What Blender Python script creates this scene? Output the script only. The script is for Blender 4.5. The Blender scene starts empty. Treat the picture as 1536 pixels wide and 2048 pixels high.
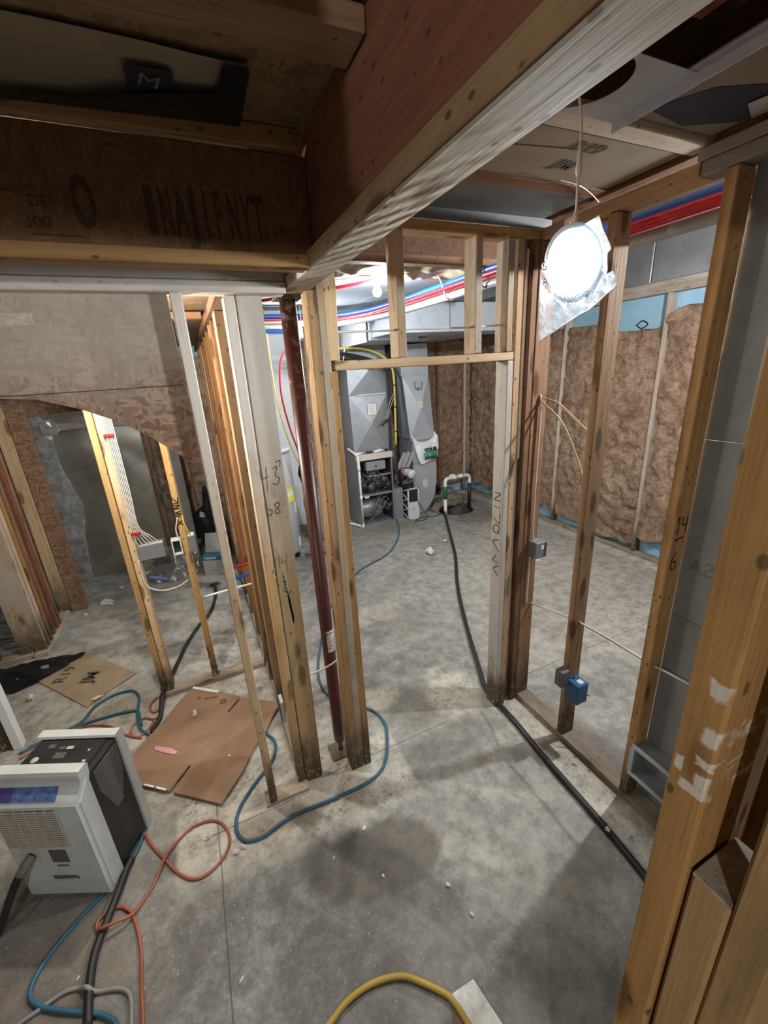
import bpy, bmesh, math, random
import numpy as np
from mathutils import Vector, Matrix, noise as mn

S = bpy.context.scene
C = S.collection
random.seed(7)

# ---------------------------------------------------------------- camera
CAM_POS = Vector((0, 0, 2.12))
cd = bpy.data.cameras.new('camera')
cam = bpy.data.objects.new('camera', cd)
C.objects.link(cam)
_r = Vector((0.907907, -0.415251, -0.057197))
_d = Vector((-0.185041, -0.274603, -0.943585))
_f = Vector((0.376119, 0.867271, -0.326152))
cam.matrix_world = Matrix(((_r.x, -_d.x, -_f.x, CAM_POS.x), (_r.y, -_d.y, -_f.y, CAM_POS.y),
                           (_r.z, -_d.z, -_f.z, CAM_POS.z), (0, 0, 0, 1)))
cd.sensor_fit = 'VERTICAL'
cd.sensor_height = 36.0
cd.lens = 36.0 * 833.78 / 2048
cd.clip_start = 0.02
S.camera = cam

# ---------------------------------------------------------------- world, exposure, lamp strengths
w = bpy.data.worlds.new('world')
S.world = w
w.use_nodes = True
w.node_tree.nodes['Background'].inputs[0].default_value = (0.75, 0.85, 1.0, 1)
w.node_tree.nodes['Background'].inputs[1].default_value = 0.05
S.view_settings.view_transform = 'Standard'
S.view_settings.look = 'None'
S.view_settings.gamma = 1
S.view_settings.use_curve_mapping = False
S.view_settings.exposure = 0.30
WAFER = 230.0        # round LED disc
BULB = 1150.0        # bare bulbs
BULB_LEFT = 1500.0
FILL_BULB = 1400.0  # unseen fill bulb added behind the camera
BULB_RIGHT = 3800.0

# ---------------------------------------------------------------- node helpers
class NT:
    def __init__(self, name):
        self.m = bpy.data.materials.new(name)
        self.m.use_nodes = True
        self.t = self.m.node_tree
        self.b = self.t.nodes['Principled BSDF']
        self.out = self.t.nodes['Material Output']
    def n(self, typ, **kw):
        nd = self.t.nodes.new('ShaderNode' + typ)
        for k, v in kw.items():
            setattr(nd, k, v)
        return nd
    def l(self, a, b):
        self.t.links.new(a, b)
    def set(self, sock, v):
        if hasattr(v, 'is_output') or isinstance(v, bpy.types.NodeSocket):
            self.l(v, sock)
        else:
            sock.default_value = v
    def math(self, op, a, b=None, c=None, clamp=False):
        nd = self.n('Math', operation=op, use_clamp=clamp)
        self.set(nd.inputs[0], a)
        if b is not None: self.set(nd.inputs[1], b)
        if c is not None: self.set(nd.inputs[2], c)
        return nd.outputs[0]
    def mix(self, f, a, b, mode='MIX'):
        nd = self.n('Mix', data_type='RGBA', blend_type=mode)
        self.set(nd.inputs[0], f)
        self.set(nd.inputs[6], a if not isinstance(a, tuple) else (*a[:3], 1))
        self.set(nd.inputs[7], b if not isinstance(b, tuple) else (*b[:3], 1))
        return nd.outputs[2]
    def noise(self, vec, scale=5, detail=4, rough=0.55, dist=0.0, dim='3D'):
        nd = self.n('TexNoise')
        if vec is not None: self.l(vec, nd.inputs['Vector'])
        nd.inputs['Scale'].default_value = scale
        nd.inputs['Detail'].default_value = detail
        nd.inputs['Roughness'].default_value = rough
        nd.inputs['Distortion'].default_value = dist
        return nd.outputs[0]
    def voro(self, vec, scale=5, feature='F1', out='Distance', rnd=1.0):
        nd = self.n('TexVoronoi', feature=feature)
        if vec is not None: self.l(vec, nd.inputs['Vector'])
        nd.inputs['Scale'].default_value = scale
        nd.inputs['Randomness'].default_value = rnd
        return nd.outputs[out]
    def ramp(self, f, lo, hi):
        nd = self.n('MapRange')
        nd.clamp = True
        self.set(nd.inputs[0], f)
        nd.inputs[1].default_value = lo
        nd.inputs[2].default_value = hi
        return nd.outputs[0]
    def scalev(self, vec, s):
        nd = self.n('VectorMath', operation='MULTIPLY')
        self.l(vec, nd.inputs[0])
        nd.inputs[1].default_value = s
        return nd.outputs[0]
    def addv(self, a, b):
        nd = self.n('VectorMath', operation='ADD')
        self.l(a, nd.inputs[0])
        self.set(nd.inputs[1], b)
        return nd.outputs[0]
    def obj(self):
        return self.n('TexCoord').outputs['Object']
    def pos(self):
        return self.n('NewGeometry').outputs['Position']
    def bump(self, h, strength=0.3, dist=0.01):
        nd = self.n('Bump')
        nd.inputs['Strength'].default_value = strength
        nd.inputs['Distance'].default_value = dist
        self.l(h, nd.inputs['Height'])
        self.l(nd.outputs[0], self.b.inputs['Normal'])
    def fin(self, col=None, rough=0.7, metal=0.0, spec=None):
        if col is not None:
            self.set(self.b.inputs['Base Color'], col if not isinstance(col, tuple) else (*col[:3], 1))
        self.set(self.b.inputs['Roughness'], rough)
        self.b.inputs['Metallic'].default_value = metal
        if spec is not None:
            self.b.inputs['Specular IOR Level'].default_value = spec
        return self.m

def m_plain(name, col, rough=0.6, metal=0.0, var=0.25, scale=8.0, bump=0.0, spec=None):
    k = NT(name)
    v = k.obj()
    n1 = k.noise(v, scale, 5, 0.6)
    dark = tuple(c * (1 - var) for c in col)
    lite = tuple(min(1, c * (1 + var)) for c in col)
    c = k.mix(k.ramp(n1, 0.3, 0.7), dark, lite)
    if bump: k.bump(n1, bump, 0.01)
    return k.fin(c, rough, metal, spec)

def m_wood(name, lite, dark, dust=0.0, dustcol=(0.55, 0.53, 0.48), damp=True, knots=True, rough=0.75, dust_z=None, saw=False, scuffs=()):
    k = NT(name)
    oi = k.n('ObjectInfo')
    rnd = oi.outputs['Random']
    off = k.n('CombineXYZ')
    for i, f in enumerate((37.0, 91.0, 53.0)):
        k.l(k.math('MULTIPLY', rnd, f), off.inputs[i])
    v = k.addv(k.obj(), off.outputs[0])
    warp = k.noise(k.scalev(v, (5, 5, 1.2)), 1.0, 2, 0.5)
    g1 = k.noise(k.scalev(v, (42, 42, 1.6)), 1.0, 5, 0.6, 0.6)
    g2 = k.noise(k.scalev(v, (160, 160, 5)), 1.0, 3, 0.6)
    c = k.mix(k.ramp(k.math('ADD', k.math('MULTIPLY', g1, 0.75), k.math('MULTIPLY', warp, 0.35)), 0.38, 0.70), dark, lite)
    c = k.mix(k.ramp(g2, 0.55, 0.8), c, tuple(x * 0.72 for x in dark))
    if knots:
        vk = k.scalev(v, (10.0, 10.0, 3.2))
        d = k.voro(vk, 1.0)
        d2 = k.math('ADD', d, k.math('MULTIPLY', k.noise(k.scalev(v, (40, 40, 14)), 1.0, 2), 0.12))
        kn = k.ramp(d2, 0.30, 0.21)
        c = k.mix(k.math('MULTIPLY', kn, 0.85), c, (dark[0] * .33, dark[1] * .26, dark[2] * .22))
    vd = k.voro(k.scalev(v, (30, 30, 17)), 1.0)
    c = k.mix(k.math('MULTIPLY', k.ramp(vd, 0.17, 0.12), 0.75), c, (0.05, 0.035, 0.025))
    gr = k.noise(k.scalev(v, (12, 12, 4)), 1.0, 6, 0.7)
    c = k.mix(k.math('MULTIPLY', k.ramp(gr, 0.50, 0.72), 0.45), c, tuple(x * 0.45 for x in dark))
    if dust:
        dn = k.noise(k.scalev(v, (9, 9, 3)), 1.0, 5, 0.65)
        c = k.mix(k.math('MULTIPLY', k.ramp(dn, 0.55 - dust * 0.35, 0.75 - dust * 0.2), 0.85), c, dustcol)
    if dust_z:   # plaster dust that settled on the upper part of the board
        sz = k.n('SeparateXYZ'); k.l(k.pos(), sz.inputs[0])
        dz = k.math('ADD', k.ramp(sz.outputs[2], *dust_z), k.math('MULTIPLY_ADD', k.noise(k.scalev(v, (10, 10, 4)), 1.0, 5, 0.65), 0.8, -0.4), clamp=True)
        c = k.mix(k.math('MULTIPLY', dz, 0.85), c, dustcol)
        c = k.mix(k.math('MULTIPLY', k.ramp(gr, 0.54, 0.70), 0.35), c, (0.30, 0.24, 0.17))
    for (zc, hz, uc, hu) in scuffs:   # scraped white patches (local height, half height, local side, half side)
        so = k.n('SeparateXYZ'); k.l(k.obj(), so.inputs[0])
        a1 = k.math('DIVIDE', k.math('ABSOLUTE', k.math('SUBTRACT', so.outputs[2], zc)), hz)
        a2 = k.math('DIVIDE', k.math('ABSOLUTE', k.math('SUBTRACT', so.outputs[1], uc)), hu)
        dd = k.math('ADD', k.math('MAXIMUM', a1, a2), k.math('MULTIPLY_ADD', k.noise(k.scalev(k.obj(), (70, 70, 60)), 1.0, 4, 0.6), 1.6, -0.8))
        c = k.mix(k.math('MULTIPLY', k.ramp(dd, 1.1, 0.75), 0.8), c, (0.62, 0.60, 0.55))
    # each board its own tone
    hs = k.n('HueSaturation')
    k.l(k.math('MULTIPLY_ADD', rnd, 0.45, 0.78), hs.inputs['Value'])
    k.l(k.math('MULTIPLY_ADD', k.math('FRACT', k.math('MULTIPLY', rnd, 7.31)), 0.3, 0.82), hs.inputs['Saturation'])
    k.l(c, hs.inputs['Color'])
    c = hs.outputs[0]
    if damp:   # damp stain that has crept up the feet of the boards
        p = k.pos()
        sep = k.n('SeparateXYZ'); k.l(p, sep.inputs[0])
        dn = k.noise(k.scalev(p, (14, 14, 5)), 1.0, 5, 0.65)
        h = k.math('ADD', sep.outputs[2], k.math('MULTIPLY', dn, -0.55))
        f = k.ramp(h, 0.10, -0.16)
        c = k.mix(k.math('MULTIPLY', f, 0.9), c, (0.07, 0.05, 0.03))
        fl = k.math('MULTIPLY', k.ramp(k.noise(k.scalev(p, (60, 60, 40)), 1.0, 4), 0.56, 0.64), k.ramp(sep.outputs[2], 0.22, 0.03))
        c = k.mix(k.math('MULTIPLY', fl, 0.7), c, (0.45, 0.42, 0.36))
    if saw:
        wv = k.n('TexWave'); wv.wave_type = 'BANDS'; wv.bands_direction = 'DIAGONAL'
        k.l(k.scalev(k.obj(), (1.6, 0.0, 0.75)), wv.inputs['Vector'])
        wv.inputs['Scale'].default_value = 9.0; wv.inputs['Distortion'].default_value = 2.2; wv.inputs['Detail'].default_value = 3
        wv.inputs['Detail Scale'].default_value = 2.5
        so = k.n('SeparateXYZ'); k.l(k.obj(), so.inputs[0])
        msk = k.math('MULTIPLY', k.ramp(k.noise(k.scalev(k.obj(), (6, 6, 3)), 1.0, 3), 0.25, 0.55), k.ramp(so.outputs[2], 0.35, 0.8))
        f = k.math('MULTIPLY', wv.outputs['Fac'], msk)
        c = k.mix(k.math('MULTIPLY', f, 0.45), c, (0.24, 0.19, 0.14))
        k.bump(k.math('ADD', k.math('MULTIPLY', f, -1.2), k.math('MULTIPLY', g1, 0.6)), 0.45, 0.005)
    else:
        k.bump(k.math('ADD', k.math('MULTIPLY', g1, 0.7), g2), 0.25, 0.004)
    return k.fin(c, rough, 0, 0.25)

def m_osb(name, a, b, dust=0.0, dustcol=(0.35, 0.33, 0.3), scale=1.0, dust_z=None):
    k = NT(name)
    v = k.obj()
    fs = []
    for ang, off_ in ((0.5, 0.0), (-0.7, 3.3), (1.35, 7.7), (-0.15, 12.1)):
        mp = k.n('Mapping'); k.l(v, mp.inputs['Vector'])
        mp.inputs['Rotation'].default_value = (0.15, ang, 0.2)
        mp.inputs['Location'].default_value = (off_, off_, off_)
        vs_ = k.scalev(mp.outputs[0], (17 * scale, 30 * scale, 70 * scale))
        sc_ = k.n('SeparateColor'); k.l(k.voro(vs_, 1.0, out='Color'), sc_.inputs[0])
        fs.append(sc_)
    pick = k.noise(k.scalev(v, (17 * scale,) * 3), 1.0, 2)
    f1 = k.mix(k.math('GREATER_THAN', fs[1].outputs[1], 0.5), fs[0].outputs[0], fs[1].outputs[0])
    f2 = k.mix(k.math('GREATER_THAN', fs[2].outputs[1], 0.55), f1, fs[2].outputs[0])
    f3 = k.mix(k.math('GREATER_THAN', fs[3].outputs[1], 0.62), f2, fs[3].outputs[0])
    bw = k.n('RGBToBW'); k.l(f3, bw.inputs[0])
    f = bw.outputs[0]
    c = k.mix(k.ramp(f, 0.1, 0.9), b, a)
    st = k.noise(k.scalev(v, (90 * scale, 90 * scale, 30 * scale)), 1.0, 4)
    c = k.mix(k.ramp(st, 0.62, 0.75), c, tuple(x * 0.5 for x in b))
    if dust:
        dn = k.noise(k.scalev(v, (3, 3, 3)), 1.0, 5, 0.65)
        c = k.mix(k.math('MULTIPLY', k.ramp(dn, 0.62 - dust * 0.4, 0.78 - dust * 0.2), 0.75), c, dustcol)
    if dust_z:
        sz = k.n('SeparateXYZ'); k.l(k.pos(), sz.inputs[0])
        dz = k.math('ADD', k.ramp(sz.outputs[2], *dust_z), k.math('MULTIPLY_ADD', k.noise(k.scalev(v, (7, 7, 7)), 1.0, 6, 0.7), 0.9, -0.5), clamp=True)
        c = k.mix(k.math('MULTIPLY', dz, 0.7), c, dustcol)
    k.bump(k.math('ADD', f, st), 0.3, 0.004)
    return k.fin(c, 0.75, 0, 0.25)

def m_metal(name, col, rough=0.42, metal=0.75, grime=0.4):
    k = NT(name)
    v = k.obj()
    sp = k.voro(v, 60, out='Color')
    s = k.n('SeparateColor'); k.l(sp, s.inputs[0])
    n1 = k.noise(v, 6, 6, 0.65)
    c = k.mix(k.math('MULTIPLY', s.outputs[0], 0.25), col, tuple(x * 0.72 for x in col))
    c = k.mix(k.math('MULTIPLY', k.ramp(n1, 0.5, 0.72), grime), c, tuple(x * 0.45 for x in col))
    r = k.math('MULTIPLY_ADD', n1, 0.3, rough - 0.12)
    return k.fin(c, r, metal)

def m_emit(name, col, strength):
    k = NT(name)
    k.b.inputs['Base Color'].default_value = (*col, 1)
    k.b.inputs['Emission Color'].default_value = (*col, 1)
    k.b.inputs['Emission Strength'].default_value = strength
    return k.m

def m_film(name, col, opac=0.35, rough=0.25, wr=30.0, bmp=0.6):
    k = NT(name)
    k.t.nodes.remove(k.b)
    v = k.obj()
    tr = k.n('BsdfTransparent')
    df = k.n('BsdfDiffuse'); df.inputs[0].default_value = (*col, 1)
    tl = k.n('BsdfTranslucent'); tl.inputs[0].default_value = (*col, 1)
    gl = k.n('BsdfGlossy'); gl.inputs[0].default_value = (0.9, 0.95, 1, 1); gl.inputs[1].default_value = rough
    n1 = k.noise(v, wr, 4, 0.6, 1.0)
    bp = k.n('Bump'); bp.inputs['Strength'].default_value = bmp; bp.inputs['Distance'].default_value = 0.01
    k.l(n1, bp.inputs['Height'])
    for s in (df, tl, gl): k.l(bp.outputs[0], s.inputs['Normal'])
    a = k.n('MixShader'); a.inputs[0].default_value = 0.5; k.l(df.outputs[0], a.inputs[1]); k.l(tl.outputs[0], a.inputs[2])
    b = k.n('MixShader'); b.inputs[0].default_value = 0.22; k.l(a.outputs[0], b.inputs[1]); k.l(gl.outputs[0], b.inputs[2])
    f = k.math('ADD', k.math('MULTIPLY', k.ramp(n1, 0.4, 0.7), opac * 0.8), opac * 0.6, clamp=True)
    c = k.n('MixShader'); k.l(f, c.inputs[0]); k.l(tr.outputs[0], c.inputs[1]); k.l(b.outputs[0], c.inputs[2])
    k.l(c.outputs[0], k.out.inputs[0])
    return k.m

M = {}
M['wood'] = m_wood('pine', (0.52, 0.33, 0.165), (0.33, 0.19, 0.085))
M['wood_bright'] = m_wood('pale_pine', (0.66, 0.47, 0.25), (0.50, 0.32, 0.15))
M['wood_brown'] = m_wood('brown_pine', (0.30, 0.155, 0.072), (0.17, 0.08, 0.036))
M['wood_orange'] = m_wood('orange_pine', (0.42, 0.245, 0.105), (0.30, 0.165, 0.065))
M['wood_block'] = m_wood('orange_block_pine', (0.42, 0.245, 0.075), (0.33, 0.18, 0.05))
M['wood_near'] = m_wood('scuffed_orange_pine', (0.42, 0.245, 0.095), (0.32, 0.175, 0.06), scuffs=((0.452, .010, -.008, .008), (0.397, .011, -.010, .008), (0.362, .006, -.010, .008), (0.322, .007, -.004, .013), (0.338, .010, -.011, .006), (0.345, .010, .012, .004)))
M['wood_dusty'] = m_wood('dusty_pine', (0.55, 0.38, 0.21), (0.42, 0.28, 0.15), dust=0.55, dustcol=(0.52, 0.48, 0.41))
M['wood_white'] = m_wood('whitened_pine', (0.60, 0.53, 0.44), (0.48, 0.41, 0.32), dust=0.8, dustcol=(0.66, 0.64, 0.60), knots=False)
M['wood_grey'] = m_wood('grey_pine', (0.36, 0.31, 0.25), (0.24, 0.20, 0.155), dust=0.3, dustcol=(0.42, 0.41, 0.39))
M['plank'] = m_wood('rough_sawn_pine', (0.52, 0.44, 0.34), (0.38, 0.30, 0.22), dust=0.35, dustcol=(0.58, 0.55, 0.49), damp=False, saw=True)
M['wood_corner'] = m_wood('plaster_dusted_pine', (0.62, 0.42, 0.22), (0.48, 0.31, 0.15), dust_z=(1.2, 2.0), dustcol=(0.74, 0.71, 0.66))
M['plate_dirty'] = m_wood('dirty_plate', (0.36, 0.29, 0.21), (0.22, 0.17, 0.115), dust=0.45, dustcol=(0.45, 0.42, 0.36), damp=False)
M['red_web'] = m_wood('red_stained_lumber', (0.29, 0.105, 0.052), (0.19, 0.064, 0.032), damp=False, knots=False)
M['osb_joist'] = m_osb('joist_strandboard', (0.20, 0.105, 0.05), (0.145, 0.072, 0.034))
M['osb_panel'] = m_osb('dusty_strandboard', (0.52, 0.35, 0.25), (0.27, 0.15, 0.10), dust_z=(2.0, 2.25), dustcol=(0.60, 0.56, 0.50))
M['osb_brown'] = m_osb('brown_strandboard', (0.30, 0.19, 0.12), (0.15, 0.085, 0.055), scale=1.2)
M['ply'] = m_osb('subfloor_strandboard', (0.30, 0.20, 0.12), (0.20, 0.125, 0.07))
M['ceil_white'] = m_plain('white_ceiling_board', (0.30, 0.35, 0.40), 0.6, var=0.06, scale=3)
M['foam'] = m_plain('blue_foam_board', (0.30, 0.52, 0.66), 0.6, var=0.12, scale=5)
M['concrete_wall'] = m_plain('poured_concrete', (0.30, 0.29, 0.27), 0.85, var=0.2, scale=4, bump=0.2)
M['grey_board'] = m_plain('grey_wall_board', (0.21, 0.215, 0.21), 0.85, var=0.14, scale=7, bump=0.15)
M['white_board'] = m_plain('white_board', (0.70, 0.73, 0.75), 0.6, var=0.05, scale=4)
M['metal'] = m_metal('galvanised_steel', (0.40, 0.44, 0.48), metal=0.6)
M['metal_lite'] = m_metal('pale_duct_steel', (0.52, 0.58, 0.64), metal=0.4, grime=0.3)
M['metal_dull'] = m_metal('dull_steel', (0.34, 0.36, 0.38), metal=0.5, grime=0.5)
M['metal_dark'] = m_metal('dark_steel', (0.10, 0.10, 0.105), metal=0.4)
M['sheet_pan'] = m_plain('grey_duct_sheet', (0.42, 0.43, 0.45), 0.5, metal=0.1, var=0.12, scale=6)
M['sheet_dark'] = m_plain('dark_duct_sheet', (0.13, 0.135, 0.14), 0.45, metal=0.2, var=0.3, scale=5)
M['osb_dark'] = m_osb('dark_strandboard', (0.12, 0.065, 0.035), (0.08, 0.042, 0.022))
M['kraft'] = m_plain('kraft_facing', (0.27, 0.215, 0.15), 0.7, var=0.15, scale=5, bump=0.1)
M['kraft_floor'] = m_plain('kraft_sheet', (0.36, 0.27, 0.175), 0.75, var=0.15, scale=6, bump=0.1)
M['black_film'] = m_plain('black_film', (0.012, 0.013, 0.016), 0.28, var=0.4, scale=20, bump=0.5)
M['ink'] = m_plain('black_ink', (0.02, 0.02, 0.025), 0.6, var=0.1)
M['ink_brown'] = m_plain('dark_brown_ink', (0.065, 0.033, 0.017), 0.8, var=0.5, scale=45)
M['navy'] = m_plain('navy_shade', (0.035, 0.035, 0.065), 0.7, var=0.2)  # dark blue shade painted as a colour
M['red_deck'] = m_plain('dark_red_deck', (0.085, 0.038, 0.022), 0.8, var=0.3, scale=6)
M['ink_grey'] = m_plain('grey_ink', (0.16, 0.15, 0.14), 0.8, var=0.1)
M['ink_green'] = m_plain('green_ink', (0.03, 0.30, 0.19), 0.6, var=0.5, scale=60)
M['ink_kraft'] = m_plain('faded_dark_ink', (0.085, 0.075, 0.065), 0.7, var=0.2)
M['chalk'] = m_plain('white_scuff', (0.62, 0.58, 0.50), 0.9, var=0.25, scale=60)
M['cardboard'] = m_plain('brown_cardboard', (0.30, 0.185, 0.115), 0.8, var=0.14, scale=4, bump=0.08)
M['pink'] = m_plain('pink_tag', (0.70, 0.36, 0.38), 0.6, var=0.05)
M['white_plastic'] = m_plain('white_plastic', (0.66, 0.70, 0.70), 0.4, var=0.08, scale=12)
M['cream_plastic'] = m_plain('cream_plastic', (0.62, 0.59, 0.52), 0.45, var=0.06)
M['white_cable'] = m_plain('white_cable_jacket', (0.68, 0.66, 0.62), 0.5, var=0.05)
M['tan_cable'] = m_plain('tan_cable_jacket', (0.42, 0.30, 0.20), 0.5, var=0.08)
M['black_plastic'] = m_plain('black_plastic', (0.022, 0.023, 0.025), 0.45, var=0.35, scale=12)
M['black_hose'] = m_plain('black_hose_rubber', (0.020, 0.020, 0.021), 0.5, var=0.3, scale=15)
M['blue_hose'] = m_plain('blue_hose_rubber', (0.035, 0.12, 0.19), 0.5, var=0.15)
M['orange_cord'] = m_plain('orange_cord_jacket', (0.36, 0.11, 0.055), 0.55, var=0.15)
M['yellow_hose'] = m_plain('yellow_hose_rubber', (0.42, 0.29, 0.05), 0.5, var=0.15)
M['grey_hose'] = m_plain('grey_hose_rubber', (0.27, 0.27, 0.26), 0.5, var=0.1)
M['pex_blue'] = m_plain('blue_pex', (0.012, 0.10, 0.44), 0.35, var=0.05)
M['pex_red'] = m_plain('red_pex', (0.45, 0.014, 0.024), 0.35, var=0.05)
M['gas_yellow'] = m_plain('yellow_gas_tube', (0.72, 0.56, 0.10), 0.4, var=0.05)
M['post_red'] = None
M['box_grey'] = m_plain('grey_box_plastic', (0.19, 0.195, 0.21), 0.5, var=0.08)
M['box_blue'] = m_plain('blue_box_plastic', (0.02, 0.13, 0.32), 0.4, var=0.1)
M['heater_grey'] = m_plain('grey_enamel', (0.40, 0.42, 0.43), 0.35, var=0.04)
M['label_white'] = m_plain('white_label', (0.74, 0.74, 0.70), 0.6, var=0.04)
M['label_cream'] = m_plain('cream_label', (0.62, 0.60, 0.48), 0.6, var=0.04)
M['label_yellow'] = m_plain('yellow_label', (0.80, 0.72, 0.04), 0.6, var=0.04)
M['label_blue'] = m_plain('blue_label', (0.10, 0.18, 0.42), 0.5, var=0.6, scale=40)
M['label_violet'] = m_plain('violet_label', (0.09, 0.07, 0.26), 0.5, var=0.3, scale=30)
M['badge'] = m_plain('grey_badge', (0.12, 0.125, 0.12), 0.5, var=0.25, scale=60)
M['staple_red'] = m_plain('red_staple', (0.50, 0.03, 0.03), 0.45, var=0.1)
M['teal'] = m_plain('teal_print', (0.02, 0.14, 0.20), 0.5, var=0.1)
M['carton'] = m_plain('grey_carton', (0.33, 0.34, 0.35), 0.7, var=0.08)
M['bag_white'] = m_plain('white_bag_film', (0.80, 0.84, 0.86), 0.45, var=0.05)
M['green_print'] = m_plain('green_print', (0.02, 0.38, 0.15), 0.6, var=0.05)
M['pvc'] = m_plain('white_pvc', (0.78, 0.79, 0.76), 0.35, var=0.04)
M['pvc_grey'] = m_plain('grey_conduit', (0.30, 0.31, 0.32), 0.4, var=0.08)
M['stone'] = m_plain('grey_stone', (0.22, 0.19, 0.155), 0.9, var=0.35, scale=14, bump=0.4)
M['pit'] = m_plain('wet_pit_wall', (0.025, 0.022, 0.018), 0.5, var=0.3)
M['tile'] = m_plain('white_marbled_scrap', (0.62, 0.62, 0.58), 0.6, var=0.3, scale=25)
M['scrap'] = m_plain('white_plaster_crumb', (0.68, 0.66, 0.62), 0.8, var=0.1, scale=40)
M['copper'] = m_plain('brown_pipe', (0.12, 0.085, 0.06), 0.7, metal=0.0, var=0.3, scale=40)
M['green_coupling'] = m_plain('green_coupling', (0.02, 0.11, 0.07), 0.4, var=0.1)
M['film_bag'] = m_film('clear_bag_film', (0.70, 0.84, 1.0), 0.10, 0.2, 45)
M['film_bag_outer'] = m_film('bright_bag_film', (0.80, 0.90, 1.0), 0.60, 0.2, 40)  # outer film paler and more opaque, its glow put into the material
M['film_sheet'] = m_film('hazy_plastic_sheet', (0.235, 0.22, 0.155), 1.4, 0.35, 3, 0.2)
M['film_clear'] = m_film('crumpled_clear_film', (0.72, 0.76, 0.78), 0.8, 0.2, 9, 0.35)
M['film_poly'] = m_film('grey_poly_bag', (0.34, 0.33, 0.28), 0.6, 0.25, 14)
M['film_crease'] = m_plain('wrinkled_paper_facing', (0.34, 0.29, 0.20), 0.45, var=0.25, scale=9, bump=0.5)
M['wafer'] = m_emit('wafer_diffuser', (0.93, 0.98, 1.0), WAFER)
M['wafer_rim'] = m_plain('white_lamp_rim', (0.34, 0.46, 0.54), 0.5, var=0.02)
M['bulb'] = m_emit('lit_bulb_glass', (0.95, 0.98, 1.0), BULB)
M['bulb_right'] = m_emit('lit_bulb_glass_right', (0.98, 0.98, 1.0), BULB_RIGHT)
M['bulb_left'] = m_emit('lit_bulb_glass_left', (1.0, 0.95, 0.84), BULB_LEFT)
M['fill_bulb'] = m_emit('fill_bulb_glass', (1.0, 0.97, 0.90), FILL_BULB)
M['ceramic'] = m_plain('white_ceramic', (0.75, 0.75, 0.72), 0.4, var=0.02)

def mk_post():
    k = NT('red_oxide_paint')
    v = k.obj()
    n1 = k.noise(v, 26, 6, 0.7)
    n2 = k.noise(v, 3, 3)
    sep = k.n('SeparateXYZ'); k.l(k.pos(), sep.inputs[0])
    th = k.math('MULTIPLY_ADD', k.ramp(sep.outputs[2], 1.2, 2.4), 0.16, -0.14)
    f = k.ramp(k.math('ADD', n1, th), 0.54, 0.62)
    c = k.mix(k.math('MULTIPLY', f, 0.8), (0.085, 0.024, 0.022), (0.30, 0.25, 0.235))
    c = k.mix(k.math('MULTIPLY', k.ramp(n2, 0.5, 0.7), 0.35), c, (0.05, 0.018, 0.015))
    c = k.mix(k.math('MULTIPLY', k.ramp(k.math('ADD', sep.outputs[2], k.math('MULTIPLY', n1, -0.3)), 0.0, -0.12), 0.8), c, (0.30, 0.20, 0.14))
    return k.fin(c, k.math('MULTIPLY_ADD', f, 0.3, 0.38), 0, 0.5)
M['post_red'] = mk_post()

def mk_batt():
    k = NT('fibreglass_wool')
    v = k.obj()
    vw = k.addv(v, (3.1, 1.7, 0.4))
    n1 = k.noise(vw, 11, 7, 0.72, 0.35)
    n2 = k.noise(k.scalev(vw, (1, 1, 1.7)), 30, 6, 0.7, 0.6)
    n3 = k.noise(vw, 2.2, 2)
    c = k.mix(k.ramp(n1, 0.36, 0.62), (0.34, 0.19, 0.115), (0.76, 0.57, 0.41))
    c = k.mix(k.ramp(n2, 0.56, 0.74), c, (0.78, 0.62, 0.46))
    c = k.mix(k.math('MULTIPLY', k.ramp(n2, 0.47, 0.30), 0.8), c, (0.15, 0.07, 0.04))  # crevice shade painted into the wool colour
    c = k.mix(k.math('MULTIPLY', k.ramp(n3, 0.42, 0.7), 0.35), c, (0.34, 0.18, 0.11))
    k.bump(k.math('ADD', n1, n2), 1.0, 0.05)
    return k.fin(c, 0.95, 0, 0.1)
M['batt'] = mk_batt()

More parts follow.
